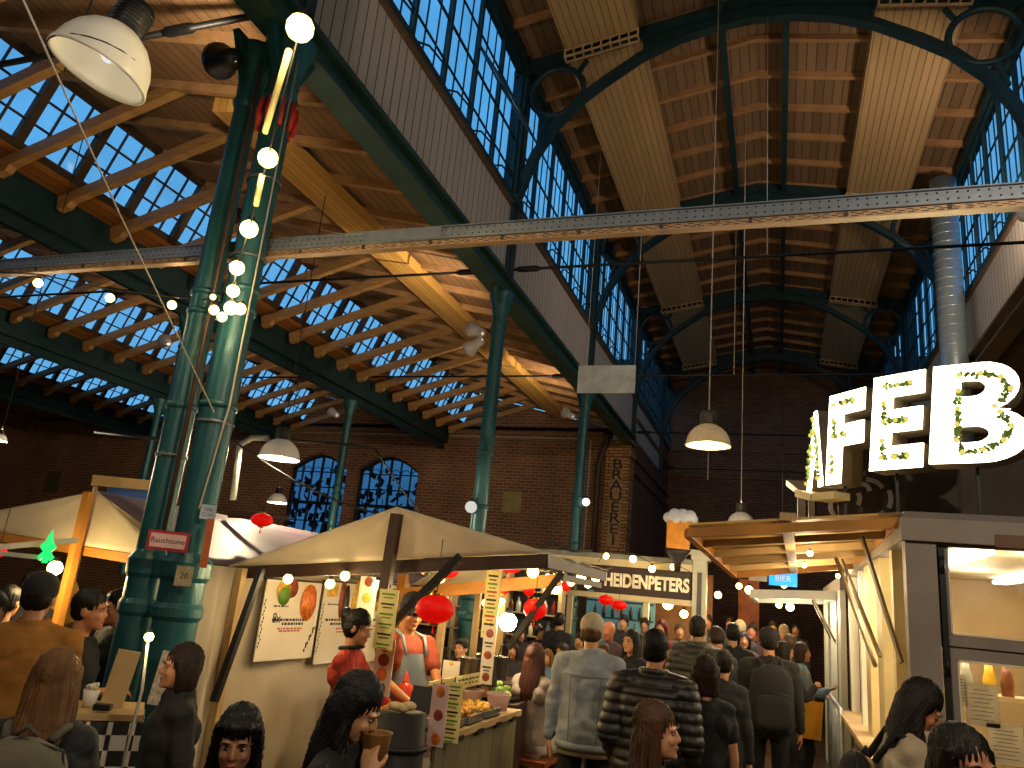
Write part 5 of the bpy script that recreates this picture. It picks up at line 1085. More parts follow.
g = MB(); g.b2((xl-.6, y+1.45, 1.1), (xl+.7, y+1.55, 2.1)); g.build('cooler_glass', mat('teal_cooler_glow', '5C8890', .3, emit='6CA8B0', es=.12), t)
g = MB(); [g.b2((xl-.58, y+1.36, z), (xl+.68, y+1.45, z+.03)) for z in (1.3, 1.6, 1.9)]; [g.lathe([(.001, 0), (.035, 0), (.035, .12), (.014, .17), (.014, .22), (.001, .22)], (xl-.5+.085*i, y+1.4, 1.33+.3*(i % 2)), 8) for i in range(14)]; g.build('cooler_shelves', mat('dark_cooler_shelf', '2A3A3C', .4), t)
g = MB(); g.b2((xl-2.4, y+.3, 0), (xr, y+.75, 1.1)); g.build('bar_counter', DWOOD, t)
p = at(668, 604, 14.0); bulb(p, rpx(p, 5.5), 'round globe lamp hanging in the far bar stall', es=9, power=12, name='globe_lamp')
p = at(684, 614, 14.4); bulb(p, rpx(p, 4), 'small warm lamp low in the far bar stall', es=10, power=14, lc=(1, .55, .2))
for i, (px, py, d, r) in enumerate(((718, 595, 13.5, 3.5), (739, 586, 14.5, 3), (749, 590, 14, 4), (757, 593, 14, 2.5), (784, 585, 10.2, 3), (790, 607, 14, 4), (779, 605, 14.3, 3))):
    p = at(px, py, d); bulb(p, rpx(p, r), ['bulb right of the white pillar', 'orange bulb far down the aisle', 'brightest bulb far down the aisle by the orange glow', 'small bulb under the far aisle glow', 'bulb on the farther kiosk flap edge', 'right bulb inside the dark far end', 'left bulb inside the dark far end'][i], es=10, power=[4, 8, 10, 0, 4, 4, 0][i], lc=(1, .45, .15) if i in (1, 2) else (1, .7, .35))
tag(MB().b2((-.75, 16.5, 0), (-.35, 16.6, 2.6)).build('orange_partition', mat('orange_partition', 'A85A24', .6), org=(-.5, 16.5, 0)), 'orange brown partition glowing at the far end of the aisle', 'partition')
# back bar shelves with bottles behind the main stall
t = thing('bottle_rack', 'tall shelf rack of bottles and glasses behind the beige stall', 'shelf', (-5.2, 13.0, 0))
xa_, xb_ = aty(405, 600, 12.4).x, aty(560, 600, 12.4).x
for z in (.9, 1.25, 1.6, 1.95, 2.3): MB().b2((xa_, 12.4, z-.02), (xb_, 12.65, z)).build('shelf_board', mat('pale_shelf', '9A8A6C', .5), t)
for x in (xa_, (xa_*2+xb_)/3, (xa_+2*xb_)/3, xb_): MB().b2((x-.03, 12.4, 0), (x+.03, 12.65, 2.35)).build('upright', mat('pale_shelf', '9A8A6C'), t)
MB().b2((xa_, 12.65, 0), (xb_, 12.68, 2.35)).build('rack_back', mat('dark_rack_back', '2A2622', .7), t)
BC = [mat('bottle_%d' % i, c_, .15, 0, .1) for i, c_ in enumerate(('24402C', '5A3A1C', 'A8B0A8', 'C8C0A0', '6A2020', '7A8088'))]
protos = []
for i in range(6):
    g = MB(); r = .035+.006*(i % 3); h_ = .2+.02*(i % 3); g.lathe([(.001, 0), (r, 0), (r, h_*.6), (r*.35, h_*.8), (r*.35, h_), (.001, h_)], (0, 0, 0), 10); me = g.mesh('bottle'); me.materials.append(BC[i]); protos.append(me)
rr = random.Random(9); shelves = ['bottom', 'second', 'middle', 'fourth', 'top']
for j, z in enumerate((1.25, 1.6, 1.95)):
    x = xa_+.1
    while x < xb_-.08:
        i = rr.randrange(6); o = bpy.data.objects.new('bottle', protos[i]); C.objects.link(o); o.location = (x, 12.5+rr.uniform(-.04, .04), z)
        tag(o, '%s bottle on the %s shelf of the rack behind the beige stall' % (['green', 'brown', 'clear grey', 'cream', 'dark red', 'steel grey'][i], shelves[j+1]), 'bottle', '%s bottles on the %s rack shelf' % (['green', 'brown', 'clear', 'cream', 'red', 'grey'][i], shelves[j+1])); x += rr.uniform(.11, .2)
for x, z in ((-5.8, 2.25), (-4.6, 2.25), (-3.4, 2.2)): bulb((x, 12.2, z), .05, 'bulb over the bottle rack, %s' % {-5.8: 'left', -4.6: 'middle', -3.4: 'right'}[x], es=12, power=10)
# ================================================================= people
DG = bpy.context.evaluated_depsgraph_get
def remesh(mb, voxel, it=2, disp=None, smooth_first=True):
    me = mb.mesh('tmp'); o = bpy.data.objects.new('tmp', me); C.objects.link(o)
    m_ = o.modifiers.new('r', 'REMESH'); m_.mode = 'VOXEL'; m_.voxel_size = voxel; m_.use_smooth_shade = True
    if it: s_ = o.modifiers.new('s', 'SMOOTH'); s_.iterations = it; s_.factor = .5
    bpy.context.view_layer.update()
    out = bpy.data.meshes.new_from_object(o.evaluated_get(DG())); bpy.data.objects.remove(o); bpy.data.meshes.remove(me)
    if disp:
        ns = [v.normal.copy() for v in out.vertices]
        for v, n in zip(out.vertices, ns): v.co = v.co+n*disp(v.co, n)
    out.polygons.foreach_set('use_smooth', [True]*len(out.polygons)); out.update(); return out
def lput(me, name, m, parent, label=None):
    for q in (m if isinstance(m, (list, tuple)) else [m]): me.materials.append(q)
    o = bpy.data.objects.new(name, me); C.objects.link(o); o.parent = parent
    if label: o['label'] = label
    return o
def lb(mb, name, m, parent, label=None): return lput(mb.mesh(name), name, m, parent, label)
def caps(mb, p, q, r1, r2, n=10, fl=1.0):
    p, q = Vector(p), Vector(q); d = q-p; L_ = d.length or 1e-4; d.normalize(); pts = []; rs = []
    for a in (-1, -.8, -.45): pts.append(p+d*r1*a); rs.append(max(r1*math.sqrt(1-a*a), r1*.08))
    for f in (0, .33, .66, 1): pts.append(p.lerp(q, f)); rs.append(r1+(r2-r1)*f)
    for a in (.45, .8, 1): pts.append(q+d*r2*a); rs.append(max(r2*math.sqrt(max(0, 1-a*a)), r2*.08))
    mb.tube(pts, rs, n)
def ell(mb, c, r, n=16, rot=None): mb.ball(c, 1, n, r, rot)
def ik(a, t, l1, l2, pole):
    a, t = Vector(a), Vector(t); d = t-a; L_ = min(d.length, (l1+l2)*.995); d.normalize(); t = a+d*L_
    x = (l1*l1-l2*l2+L_*L_)/(2*L_); h = math.sqrt(max(l1*l1-x*x, 0)); p = Vector(pole); p = p-d*p.dot(d); p.normalize(); return a+d*x+p*h, t
def hand(mb, w, d, nrm, side, curl, s):
    """palm + 4 fingers + thumb; d along the hand, nrm out of the palm, side=+1 right hand"""
    d = Vector(d).normalized(); nrm = Vector(nrm); nrm = (nrm-d*nrm.dot(d)).normalized(); x = d.cross(nrm)*side
    R = Matrix((x, d, nrm)).transposed()
    ell(mb, w+d*.045*s, (.041*s, .052*s, .017*s), 12, R @ Matrix.Rotation(PI/2, 3, 'X') if False else None) if False else None
    secs = []
    for f, hw, th in ((0, .026, .018), (.03, .034, .017), (.06, .039, .015), (.09, .038, .012)):
        c = w+d*f*s; secs.append([c+x*math.cos(a)*hw*s+nrm*math.sin(a)*th*s for a in [2*PI*k/12 for k in range(12)]])
    mb.loft(secs)
    for k, (off, ln) in enumerate(((-.028, .072), (-.0095, .08), (.0095, .075), (.028, .06))):
        p = w+d*.082*s+x*off*s; a = curl*.5; r = .0088*s
        for seg, f in enumerate((.45, .32, .25)):
            dd = d*math.cos(a)+nrm*math.sin(a)+x*off*1.2; dd.normalize(); q = p+dd*ln*f*s; caps(mb, p, q, r, r*.9, 8); p = q; a += curl*(.75+.12*k); r *= .93
    p = w+d*.025*s-x*.028*s; dd = (d*.75-x*.65+nrm*.35).normalized(); q = p+dd*.042*s; caps(mb, p, q, .013*s, .0105*s, 8); dd = (d*.9-x*.15+nrm*(.3+curl*.4)).normalized(); caps(mb, q, q+dd*.034*s, .0105*s, .009*s, 8)
SKIN = {}
def skin(h): 
    if h not in SKIN: SKIN[h] = mat('skin_'+h, h, .5, 0, .08, 8, .08, 90)
    return SKIN[h]
def fabric(h, rough=.85, var=.15): return mat('fabric_%s_%d' % (h, rough*100), h, rough, 0, var, 7, .3, 120)
def hairm(h): return mat('hair_'+h, h, .5, 0, .35, 6, .4, 50, spec=.25, stretch=(7, 7, 1))
EYEW = mat('eye_white', '9A9086', .3); IRIS = mat('dark_iris', '1C120C', .2)
LV = {'hi': (.0065, .007, .010), 'mid': (.011, .011, .014), 'lo': (.017, .016, .02)}
def person(label, px, ty, d, face, lv='lo', H=None, z0=0, sk='B07850', hair=('short', '1A120C'), top='18181A', topkind='jacket', bot='14161C', arms='down', lean=0, hy=0, hp=0, build=1.0, sit=False, legs='stand', cap=None, fem=False, shoes='1A1A1A', apron=None, pos=None, collar=None, roll_=0):
    if pos is None: r_ = ray(px, ty); P = Vector((r_.x*d, r_.y*d, z0)); zt = EYE+r_.z*d
    else: P = Vector(pos); zt = H
    Hh = (zt-z0) if H is None else H
    root = bpy.data.objects.new('person', None); C.objects.link(root); root.location = P; root.rotation_euler = (0, 0, -math.radians(face)); root.empty_display_size = .1
    tag(root, label, 'person')
    if sit: s = .96; hz = Hh-.83*s
    else: s = Hh/1.77; hz = .93*s
    vb, vh, vc = [v for v in LV[lv]]; w = build*(.9 if fem else 1.0)
    RL = Matrix.Rotation(-lean, 3, 'X'); hip = Vector((0, 0, hz))
    def T(x, y, z): return hip+RL @ (Vector((x, y, z-.93))*s)
    def ring(x, y, z, rx, ry, inf=0, n=20): return [T(x+(rx*w+inf)*math.cos(2*PI*k/n), y+(ry*w+inf)*math.sin(2*PI*k/n), z) for k in range(n)]
    TS = [(.0, .80, .10, .07), (-.0, .86, .158, .105), (-.005, .94, .166, .115), (.0, 1.04, .142, .10), (.005, 1.16, .148, .105), (.01, 1.28, .168, .115), (.0, 1.38, .17, .105), (-.008, 1.44, .13, .085), (-.012, 1.475, .075, .065), (-.012, 1.50, .05, .05)]
    shx = .175*w if not fem else .165*w
    SH = {1: T(shx, -.01, 1.405), -1: T(-shx, -.01, 1.405)}
    # arm targets
    A = {'down': ((.25, .05, .82), (-.25, .05, .82)), 'fwd': ((.14, .38, 1.08), (-.14, .38, 1.08)), 'cross': ((-.12, .2, 1.16), (.12, .2, 1.12)), 'drink': ((.10, .13, 1.43), (-.15, .3, 1.1)), 'rup': ((.1, .34, 1.3), (-.24, .06, .84)), 'table': ((.2, .36, 1.0), (-.2, .36, 1.0)), 'phone': ((.06, .33, 1.22), (-.1, .3, 1.12)), 'pockets': ((.2, .08, .92), (-.2, .08, .92)), 'reach': ((.12, .5, 1.3), (-.1, .45, 1.15))}[arms]
    arm = {}
    for sd, tg in ((1, A[0]), (-1, A[1])):
        tgt = T(*tg) if sit or lean or arms != 'down' else Vector((tg[0]*s*(w*.95+.05), tg[1]*s, tg[2]*s+z0*0))
        el, wr = ik(SH[sd], tgt, .285*s, .255*s, RL @ Vector((sd*.45, -.75, -.5))); arm[sd] = (el, wr)
    # legs
    leg = {}
    for sd in (1, -1):
        hj = hip+Vector((sd*.085*s*w, 0, -.02*s))
        if sit:
            kn = hj+Vector((sd*.05, .40, -.01))*s; an = Vector((kn.x, kn.y+.02*s, max(.09, kn.z-.42*s)))
        else:
            st = {'stand': 0, 'walk': .16, 'stride': .24}[legs]*sd; an = Vector((sd*.11*s, st*s, .085*s)); kn, an = ik(hj, an, .43*s, .415*s, (0, 1, 0))
        leg[sd] = (hj, kn, an)
    # head
    HC = T(0, .015+.0, 1.625); HR = RL @ Matrix.Rotation(math.radians(hy), 3, 'Z') @ Matrix.Rotation(-math.radians(hp), 3, 'X') @ Matrix.Rotation(math.radians(roll_), 3, 'Y')
    def h(x, y, z): return HC+HR @ (Vector((x, y, z))*s*(.96 if fem else 1))
    def hell(mb, c, r, n=16): ell(mb, h(*c), tuple(q*s*(.96 if fem else 1) for q in r), n, HR)
    b = MB()
    b.loft([ring(0, y, z, rx-.014, ry-.014) for y, z, rx, ry in TS])
    caps(b, T(0, -.02, 1.44), h(0, -.02, -.06), .054*s*(.88 if fem else 1), .05*s*(.88 if fem else 1), 14)
    hell(b, (0, -.012, .032), (.0745, .093, .096), 24); hell(b, (0, .022, -.03), (.06, .07, .085), 20); hell(b, (0, .045, -.075), (.04, .045, .034)); hell(b, (0, .078, -.09), (.018, .018, .016))
    if lv != 'lo':
        caps(b, h(0, .084, .014), h(0, .1, -.02), .008*s, .0115*s, 8)
        for sd in (-1, 1):
            hell(b, (sd*.03, .076, .026), (.024, .014, .009), 10); hell(b, (sd*.0305, .0775, .0155), (.016, .0105, .0045), 10); hell(b, (sd*.034, .066, -.025), (.022, .02, .022), 10); hell(b, (sd*.01, .091, -.024), (.0085, .009, .0065), 8)
            hell(b, (sd*.074, -.008, -.005), (.011, .02, .032), 10)
        hell(b, (0, .086, -.052), (.023, .011, .0065), 10); hell(b, (0, .083, -.063), (.02, .011, .0065), 10)
    else:
        caps(b, h(0, .085, .01), h(0, .108, -.022), .011*s, .014*s, 8)
    for sd in (1, -1):
        caps(b, T(sd*.04, -.015, 1.455), SH[sd], .036*s, .04*s, 12)
        el, wr = arm[sd]; k = .92 if fem else 1
        caps(b, SH[sd], el, .043*s*k, .034*s*k); caps(b, el, wr, .035*s*k, .024*s*k)
        dd = (wr-el).normalized(); nr = Vector((-sd*.8, .3, -.4)) if arms in ('down', 'pockets') else Vector((-sd*.6, .1, -.7) if arms != 'phone' else (-sd*.5, .2, .6))
        if arms == 'drink' and sd == 1: nr = Vector((-.8, .2, .1))
        hand(b, wr, dd, nr, sd, .35 if arms == 'down' else .7, s*k)
        hj, kn, an = leg[sd]; caps(b, hj, kn, .078*s, .054*s, 12); caps(b, kn, an, .052*s, .036*s, 12); caps(b, an+Vector((0, -.02, -.03))*s, an+Vector((0, .13, -.045))*s, .032*s, .026*s)
    lput(remesh(b, vb*s, 1 if lv == 'hi' else 1), 'body', skin(sk), root)
    if lv != 'lo':
        for sd in (-1, 1):
            e = MB(); hell(e, (sd*.0305, .0765, .007), (.0125, .0095, .0055), 12); e.m = 1; hell(e, (sd*.0305, .0835, .0075), (.0062, .0036, .0052), 10); lb(e, 'eye', [EYEW, IRIS], root)
            e = MB(); e.tube([h(sd*.014, .091, .026), h(sd*.03, .093, .031), h(sd*.048, .08, .026)], [.002*s, .0036*s, .0015*s], 6); lb(e, 'eyebrow', hairm(hair[1]), root)
        e = MB(); hell(e, (0, .0885, -.0525), (.021, .0095, .0045), 10); hell(e, (0, .0865, -.061), (.0185, .0095, .005), 10); lb(e, 'lips', mat('lips_red', '9A544A', .5), root)
    # ---- hair
    kind, hc = hair
    if kind != 'none':
        g = MB()
        hell(g, (0, -.02, .045), (.0825, .099, .099), 24)
        if cap: g = MB(); hell(g, (0, -.022, .03), (.080, .094, .085), 24)
        if kind == 'short': hell(g, (0, -.035, .0), (.078, .075, .07), 20); (hell(g, (0, .03, .085), (.06, .05, .045)) if not cap else None)
        if kind in ('bob', 'long', 'bun', 'pony', 'fringe'): hell(g, (0, -.03, .0), (.085, .08, .09), 20)
        ZR = Matrix.Rotation(math.radians(hy), 3, 'Z')
        def hl(x, y, z):
            if z > -.06: return h(x, y, z)
            return h(x*.0, -.0, -.06)+ZR @ (Vector((x, y, z+.06))*s*(.96 if fem else 1)) if hp else h(x, y, z)
        def lock(pts, n=14): g.loft([[hl(x+rx*math.cos(2*PI*k/n), y+ry*math.sin(2*PI*k/n), z) for k in range(n)] for x, y, z, rx, ry in pts])
        if kind == 'bob': lock([(0, -.02, .06, .092, .085), (0, -.03, 0, .098, .085), (0, -.038, -.07, .098, .062), (0, -.04, -.115, .092, .055), (0, -.04, -.135, .07, .045)]); [lock([(sd*.078, .01, .05, .018, .035), (sd*.083, .005, -.02, .018, .03), (sd*.08, .0, -.1, .018, .03), (sd*.078, -.005, -.13, .01, .02)]) for sd in (-1, 1)]
        if kind in ('long', 'fringe'):
            lock([(0, -.02, .06, .09, .085), (0, -.035, -.02, .1, .08), (0, -.055, -.1, .1, .065), (0, -.085, -.2, .11, .05), (0, -.105, -.3, .1, .04), (0, -.11, -.38, .06, .02)])
            for sd in (-1, 1): lock([(sd*.072, .005, .07, .018, .035), (sd*.08, .0, -.02, .018, .028), (sd*.084, .0, -.12, .024, .03), (sd*.09, .02, -.22, .028, .025), (sd*.085, .05, -.3, .015, .012)])
        if kind == 'fringe': hell(g, (0, .056, .075), (.064, .038, .034)); hell(g, (0, .07, .058), (.052, .022, .016))
        if kind == 'bun': hell(g, (0, -.115, .06), (.045, .042, .042)); hell(g, (0, -.125, .085), (.03, .03, .03))
        if kind == 'pony': lock([(0, -.1, .04, .03, .025), (0, -.135, 0, .035, .03), (0, -.15, -.1, .04, .03), (0, -.15, -.2, .035, .025), (0, -.14, -.3, .012, .01)]); 
        if kind == 'curly': [hell(g, (.075*math.cos(a)*math.cos(e_), -.02+.085*math.sin(a)*math.cos(e_), .06+.085*math.sin(e_)), (.035, .035, .035), 8) for a in [i*PI/5 for i in range(10)] for e_ in (0, .7, 1.3)]
        Hi = HR.inverted(); fr = 34 if lv == 'hi' else 22; am = .0028 if lv == 'hi' else .002
        def hd(co, n):
            q = Hi @ (co-HC); a = math.atan2(q.x, q.y+.02); return am*(math.sin(a*fr+q.z*9+3*noise.noise(q*9))+.6*math.sin(a*fr*2.3+q.z*14))
        lput(remesh(g, vh*s, 1, hd if kind != 'curly' else None), 'hair', hairm(hc), root)
    if cap:
        g = MB(); hell(g, (0, -.006, .055), (.091, .112, .098), 24)
        me = remesh(g, .009, 1); lput(me, 'cap', fabric(cap[0]), root)
        g = MB(); sg_ = cap[1] if len(cap) > 1 else 1
        g.loft([[h(.075*math.cos(a)*f, sg_*(.06+.07*math.sin(a)*f)-.0, .048-.012*f+dz) for a in [PI*k/10 for k in range(11)]] for f, dz in ((.3, .004), (1, .002), (1, -.003), (.3, -.004))]); lb(g, 'brim', fabric(cap[0]), root)
        if sg_ > 0: g = MB(); g.tube([h(.04*math.cos(a), -.103+.004, .02+.028*math.sin(a)) for a in [PI*k/8 for k in range(9)]], .004*s, 6); lb(g, 'cap_strap', fabric(cap[2] if len(cap) > 2 else 'B8A888'), root)
    # ---- clothes: top
    g = MB(); inf = {'tee': .008, 'jacket': .024, 'puffer': .045, 'knit': .014, 'coat': .03}[topkind]
    zlo = {'tee': .86, 'jacket': .84, 'puffer': .86, 'knit': .86, 'coat': .80}[topkind]
    secs = []
    for y, z, rx, ry in TS[1:-1]:
        if z < zlo-.02: continue
        k_ = inf*(1.3 if z < 1.3 else 1.0)*(.6 if z > 1.42 else 1)
        if topkind in ('jacket', 'puffer', 'coat') and z < 1.15: rx, ry = max(rx, .155), max(ry, .11)
        secs.append(ring(0, y, z, rx, ry, k_))
    if topkind == 'coat': secs.insert(0, ring(0, -.005, .72, .165, .12, inf*1.4))
    g.loft(secs)
    for sd in (1, -1):
        el, wr = arm[sd]; ru, rf = (.052+inf*.8)*s*(.92 if fem else 1), (.036+inf*.75)*s*(.92 if fem else 1)
        caps(g, SH[sd]+Vector((-sd*.02, 0, -.01))*s, SH[sd].lerp(el, .15), .062*s+inf*s, ru, 14)
        caps(g, T(sd*.045, -.015, 1.445), SH[sd]+Vector((0, 0, .008))*s, .05*s+inf*.5, .056*s+inf*.6, 14); caps(g, T(sd*.1, -.03, 1.33), SH[sd].lerp(el, .2), .085*s+inf*.6, .05*s+inf*.5, 14)
        if topkind == 'tee': caps(g, SH[sd], SH[sd].lerp(el, .52), ru, ru*1.02, 14)
        else: caps(g, SH[sd], el, ru, rf*1.12, 14); caps(g, el, el.lerp(wr, .9), rf*1.12, rf*.86, 14)
    if topkind in ('jacket', 'puffer', 'coat'):
        g.loft([[T((.075+i_)*math.cos(2*PI*k/18), -.012+(.068+i_)*math.sin(2*PI*k/18), z_) for k in range(18)] for z_, i_ in ((1.42, .03), (1.47, .018), (1.52, .012), (1.53, .004), (1.47, 0))])
    def cd(co, n):
        f = noise.noise(Vector((co.x*9, co.y*9, co.z*16)))*.008+(abs(noise.noise(Vector((co.x*6+co.z*4, co.y*6, co.z*9-co.x*5+7))))-.2)*.014*(topkind in ('jacket', 'knit') and not sit)+noise.noise(Vector((co.x*22+3, co.y*22, co.z*30)))*.0025
        if topkind == 'puffer': q = RL.inverted() @ (co-hip); f = abs(math.sin(q.z/s*PI/.062))**.55*.013-.006+f*.6
        return f
    tm_ = top if not isinstance(top, str) else fabric(top, .45 if topkind == 'puffer' else .85)
    lput(remesh(g, vc*s*(.8 if topkind == 'puffer' and lv != 'lo' else 1), 2, cd), {'tee': 't_shirt', 'jacket': 'jacket', 'puffer': 'puffer_jacket', 'knit': 'jumper', 'coat': 'coat'}[topkind], tm_, root)
    if collar: q = MB(); q.tube([T(.088*math.cos(2*PI*k/20), -.012+.078*math.sin(2*PI*k/20), 1.5+.012*math.sin(2*PI*k/20)) for k in range(20)], .014*s, 8, closed=True); lb(q, 'collar', fabric(collar), root)
    # ---- trousers and shoes
    g = MB(); g.loft([ring(0, y, z, rx, ry, .012) for y, z, rx, ry in TS[0:4]])
    for sd in (1, -1):
        hj, kn, an = leg[sd]; caps(g, hj, kn, .092*s, .07*s, 14); caps(g, kn, an+Vector((0, 0, -.0)), .07*s, .056*s, 14)
    lput(remesh(g, max(vc, .012)*s*1.15, 2, lambda co, n: noise.noise(Vector((co.x*10, co.y*10, co.z*14)))*.006), 'trousers', fabric(bot), root)
    for sd in (1, -1):
        an = leg[sd][2]; g = MB(); secs = []
        for y, hw, hh in ((-.085, .028, .06), (-.06, .038, .075), (0, .042, .085), (.06, .045, .065), (.12, .046, .05), (.165, .036, .04), (.185, .018, .026)):
            zz = an.z-.085*s; secs.append([Vector((an.x+hw*s*math.cos(a), an.y+y*s, max(zz+.003, zz+hh*s*(.5+.5*math.sin(a))))) for a in [2*PI*k/12 for k in range(12)]])
        g.loft(secs); lb(g, 'shoe', fabric(shoes, .5), root)
    if apron:
        g = MB(); f_ = []
        for z, hw, yy in ((1.36, .09, .128), (1.25, .12, .142), (1.1, .165, .135), (.95, .19, .142), (.75, .2, .15), (.55, .19, .15)):
            f_.append([T(hw*w*math.sin(a), (yy+.025)*w*math.cos(a*.9)-0*(1-math.cos(a)), z) for a in [(-1+2*k/12)*1.25 for k in range(13)]])
        vs = [p for r in f_ for p in r]; n_ = 13; fs = [(j*n_+i, j*n_+i+1, (j+1)*n_+i+1, (j+1)*n_+i) for j in range(5) for i in range(12)]
        off = [p+RL @ Vector((0, .006, 0)) for p in vs]; m_ = len(vs); g.add(vs+off, fs+[tuple(q+m_ for q in f) for f in fs], True); lb(g, 'apron', fabric(apron), root)
        g = MB()
        for sd in (-1, 1): g.tube([T(sd*.08, .15*w, 1.35), T(sd*.09, .09, 1.47), T(sd*.06, -.06, 1.5), T(sd*.1, -.13*w, 1.35), T(sd*.14, -.14*w, 1.1)], .011*s, 8)
        lb(g, 'apron_strap', fabric(apron), root)
    root['_'] = 0; del root['_']
    root_info[root.name] = dict(T=T, h=h, s=s, arm=arm, RL=RL, w=w, HC=HC)
    return root
root_info = {}
def W(root, p):        # local -> world
    return root.location + Matrix.Rotation(root.rotation_euler.z, 3, 'Z') @ Vector(p)
def backpack(root, label, colour, size=(.3, .16, .42), z=1.2, strap=None, y=None):
    I = root_info[root.name]; T, s, w = I['T'], I['s'], I['w']
    yb = y if y is not None else -.15*w
    org = W(root, T(0, yb-.08, z-size[2]/2)); t = thing('backpack', label, 'backpack', org, rz=root.rotation_euler.z)
    off = T(0, yb-.08, z-size[2]/2); L = lambda x, y_, z_: T(x, y_, z_)-off
    def slab(x, y_, z_, sx_, sy_, sz_, n=20, p=3.2):
        secs = []
        for i in range(11):
            v = -1+2*i/10; f = max(1-abs(v)**p, .02)**(1/p)
            secs.append([L(x+sx_/2*f*math.copysign(abs(math.cos(a))**(2/p), math.cos(a)), y_+sy_/2*f*math.copysign(abs(math.sin(a))**(2/p), math.sin(a)), z_+sz_/2*v) for a in [2*PI*k/n for k in range(n)]])
        return secs
    m_ = fabric(colour)
    g = MB(); g.loft(slab(0, yb-.08, z, size[0], size[1], size[2])); lb(g, 'bag_body', m_, t)
    g = MB(); g.loft(slab(0, yb-.08-size[1]*.5, z-size[2]*.14, size[0]*.8, .05, size[2]*.52)); lb(g, 'front_pocket', m_, t)
    g = MB(); g.tube([L(-size[0]*.36, yb-.08-size[1]*.53, z+size[2]*.1), L(0, yb-.08-size[1]*.56, z+size[2]*.125), L(size[0]*.36, yb-.08-size[1]*.53, z+size[2]*.1)], .004, 6); g.tube([L(-size[0]*.5, yb-.08, z+size[2]*.1), L(-size[0]*.42, yb-.1, z+size[2]*.42), L(0, yb-.1, z+size[2]*.505), L(size[0]*.42, yb-.1, z+size[2]*.42), L(size[0]*.5, yb-.08, z+size[2]*.1)], .005, 6); lb(g, 'zip', BLACK, t)
    g = MB(); g.tube([L(-.04, yb-.05, z+size[2]*.5), L(0, yb-.05, z+size[2]*.58), L(.04, yb-.05, z+size[2]*.5)], .008, 6); lb(g, 'handle', fabric(strap or colour), t)
    for sd in (-1, 1):
        g = MB(); r_ = [L(sd*.08, yb-.02, z+size[2]*.46), L(sd*.1, -.1*w, 1.475), L(sd*.115, .03, 1.47), L(sd*.125, .14*w, 1.33), L(sd*.15, .1*w, 1.15), L(sd*.165, -.03, 1.06), L(sd*.12, yb-.02, z-size[2]*.4)]
        g.tube(r_, .016, 6); lb(g, 'shoulder_strap', fabric(strap or colour), t)
    return t
# ---------------------------------------------------------------- foreground
denim = mat('grey_blue_denim', '8C949C', .85, 0, .3, 10, .4, 140)
p = person('man in a light grey denim jacket and pale cap, seen from behind in the aisle', 593, 613, 6.0, -4, 'hi', sk='B8845C', hair=('short', '5A4028'), top=denim, topkind='jacket', bot='101014', cap=('A89C84', 1, 'D8C8A0'), legs='walk', build=1.12)
I = root_info[p.name]; T = I['T']; g = MB(); g.loft([[T((.176+i_)*math.cos(2*PI*k/24)*1.1, (.13+i_)*math.sin(2*PI*k/24)*1.1, z) for k in range(24)] for z, i_ in ((.84, .012), (.84, .026), (.885, .028), (.885, .012))]); lb(g, 'hem_band', denim, p)
g = MB(); g.loft([[T((.17+i_)*math.cos(2*PI*k/24)*1.1, (.12+i_)*math.sin(2*PI*k/24)*1.1, z) for k in range(24)] for z, i_ in ((.80, .0), (.80, .016), (.85, .016), (.85, 0))]); lb(g, 'shirt_hem', fabric('A89878'), p)
g = MB(); g.tube([T(-.16, -.142, 1.34), T(0, -.168, 1.33), T(.16, -.142, 1.34)], .003, 5); [g.tube([T(x, -.16, 1.33), T(x*.9, -.162, .9)], .003, 5) for x in (-.11, .11)]; lb(g, 'seams', fabric('5C646C'), p)
p = person('man in a black quilted puffer jacket seen from behind, beside the denim jacket man', 656, 628, 5.1, 3, 'hi', sk='A87850', hair=('short', '15100C'), top='16130F', topkind='puffer', bot='0E0E12', build=1.12, arms='pockets')
person('woman with brown hair in profile to the right, in front of the black puffer jacket', 655, 697, 3.2, 88, 'hi', sk='C08A64', hair=('long', '4A301C'), top='101012', topkind='knit', fem=True, arms='pockets')
p = person('person with dark bob in black t-shirt seen from behind, beside the puffer jacket', 706, 653, 5.2, -14, 'hi', sk='B88058', hair=('bob', '2E1A12'), top='0C0C0E', topkind='tee', fem=True)
p = person('woman with blond brown hair carrying the grey backpack at the lower left', 63, 645, 3.25, -32, 'hi', sk='B8845C', hair=('long', '6A4A2A'), top='14161A', topkind='jacket', fem=True, arms='fwd')
backpack(p, 'grey olive backpack on the back of the woman at the lower left', '5E5A48', (.36, .16, .44), 1.24, '4A4638')
person('woman with dark bob and black jacket in front of the nearest column', 189, 640, 4.0, -140, 'hi', sk='B07C5C', hair=('bob', '22140F'), top='0E0D0E', topkind='jacket', fem=True, arms='pockets')
person('girl with black fringe at the bottom, left of the girl eating', 245, 700, 2.7, 150, 'hi', sk='9A6A4C', hair=('fringe', '0C0A0A'), top='0C0C0E', topkind='jacket', fem=True, arms='pockets', hp=12)
p = person('girl with long black hair eating from a brown paper cup at the bottom', 343, 665, 2.75, 75, 'hi', sk='B88860', hair=('long', '0A0909'), top='0E0E10', topkind='jacket', fem=True, arms='drink', hp=22, lean=.08)
I = root_info[p.name]; wr = I['arm'][1][1]; c_ = W(p, I['h'](.01, .16, -.1)); t = thing('paper_cup', 'brown kraft paper cup held to the mouth by the black haired girl', 'cup', c_)
MB().lathe([(.001, -.05), (.034, -.05), (.048, .075), (.051, .08), (.045, .075), (.031, -.04)], c_, 20).build('cup', mat('kraft_paper', '8A6430', .7, 0, .2, 12), t)
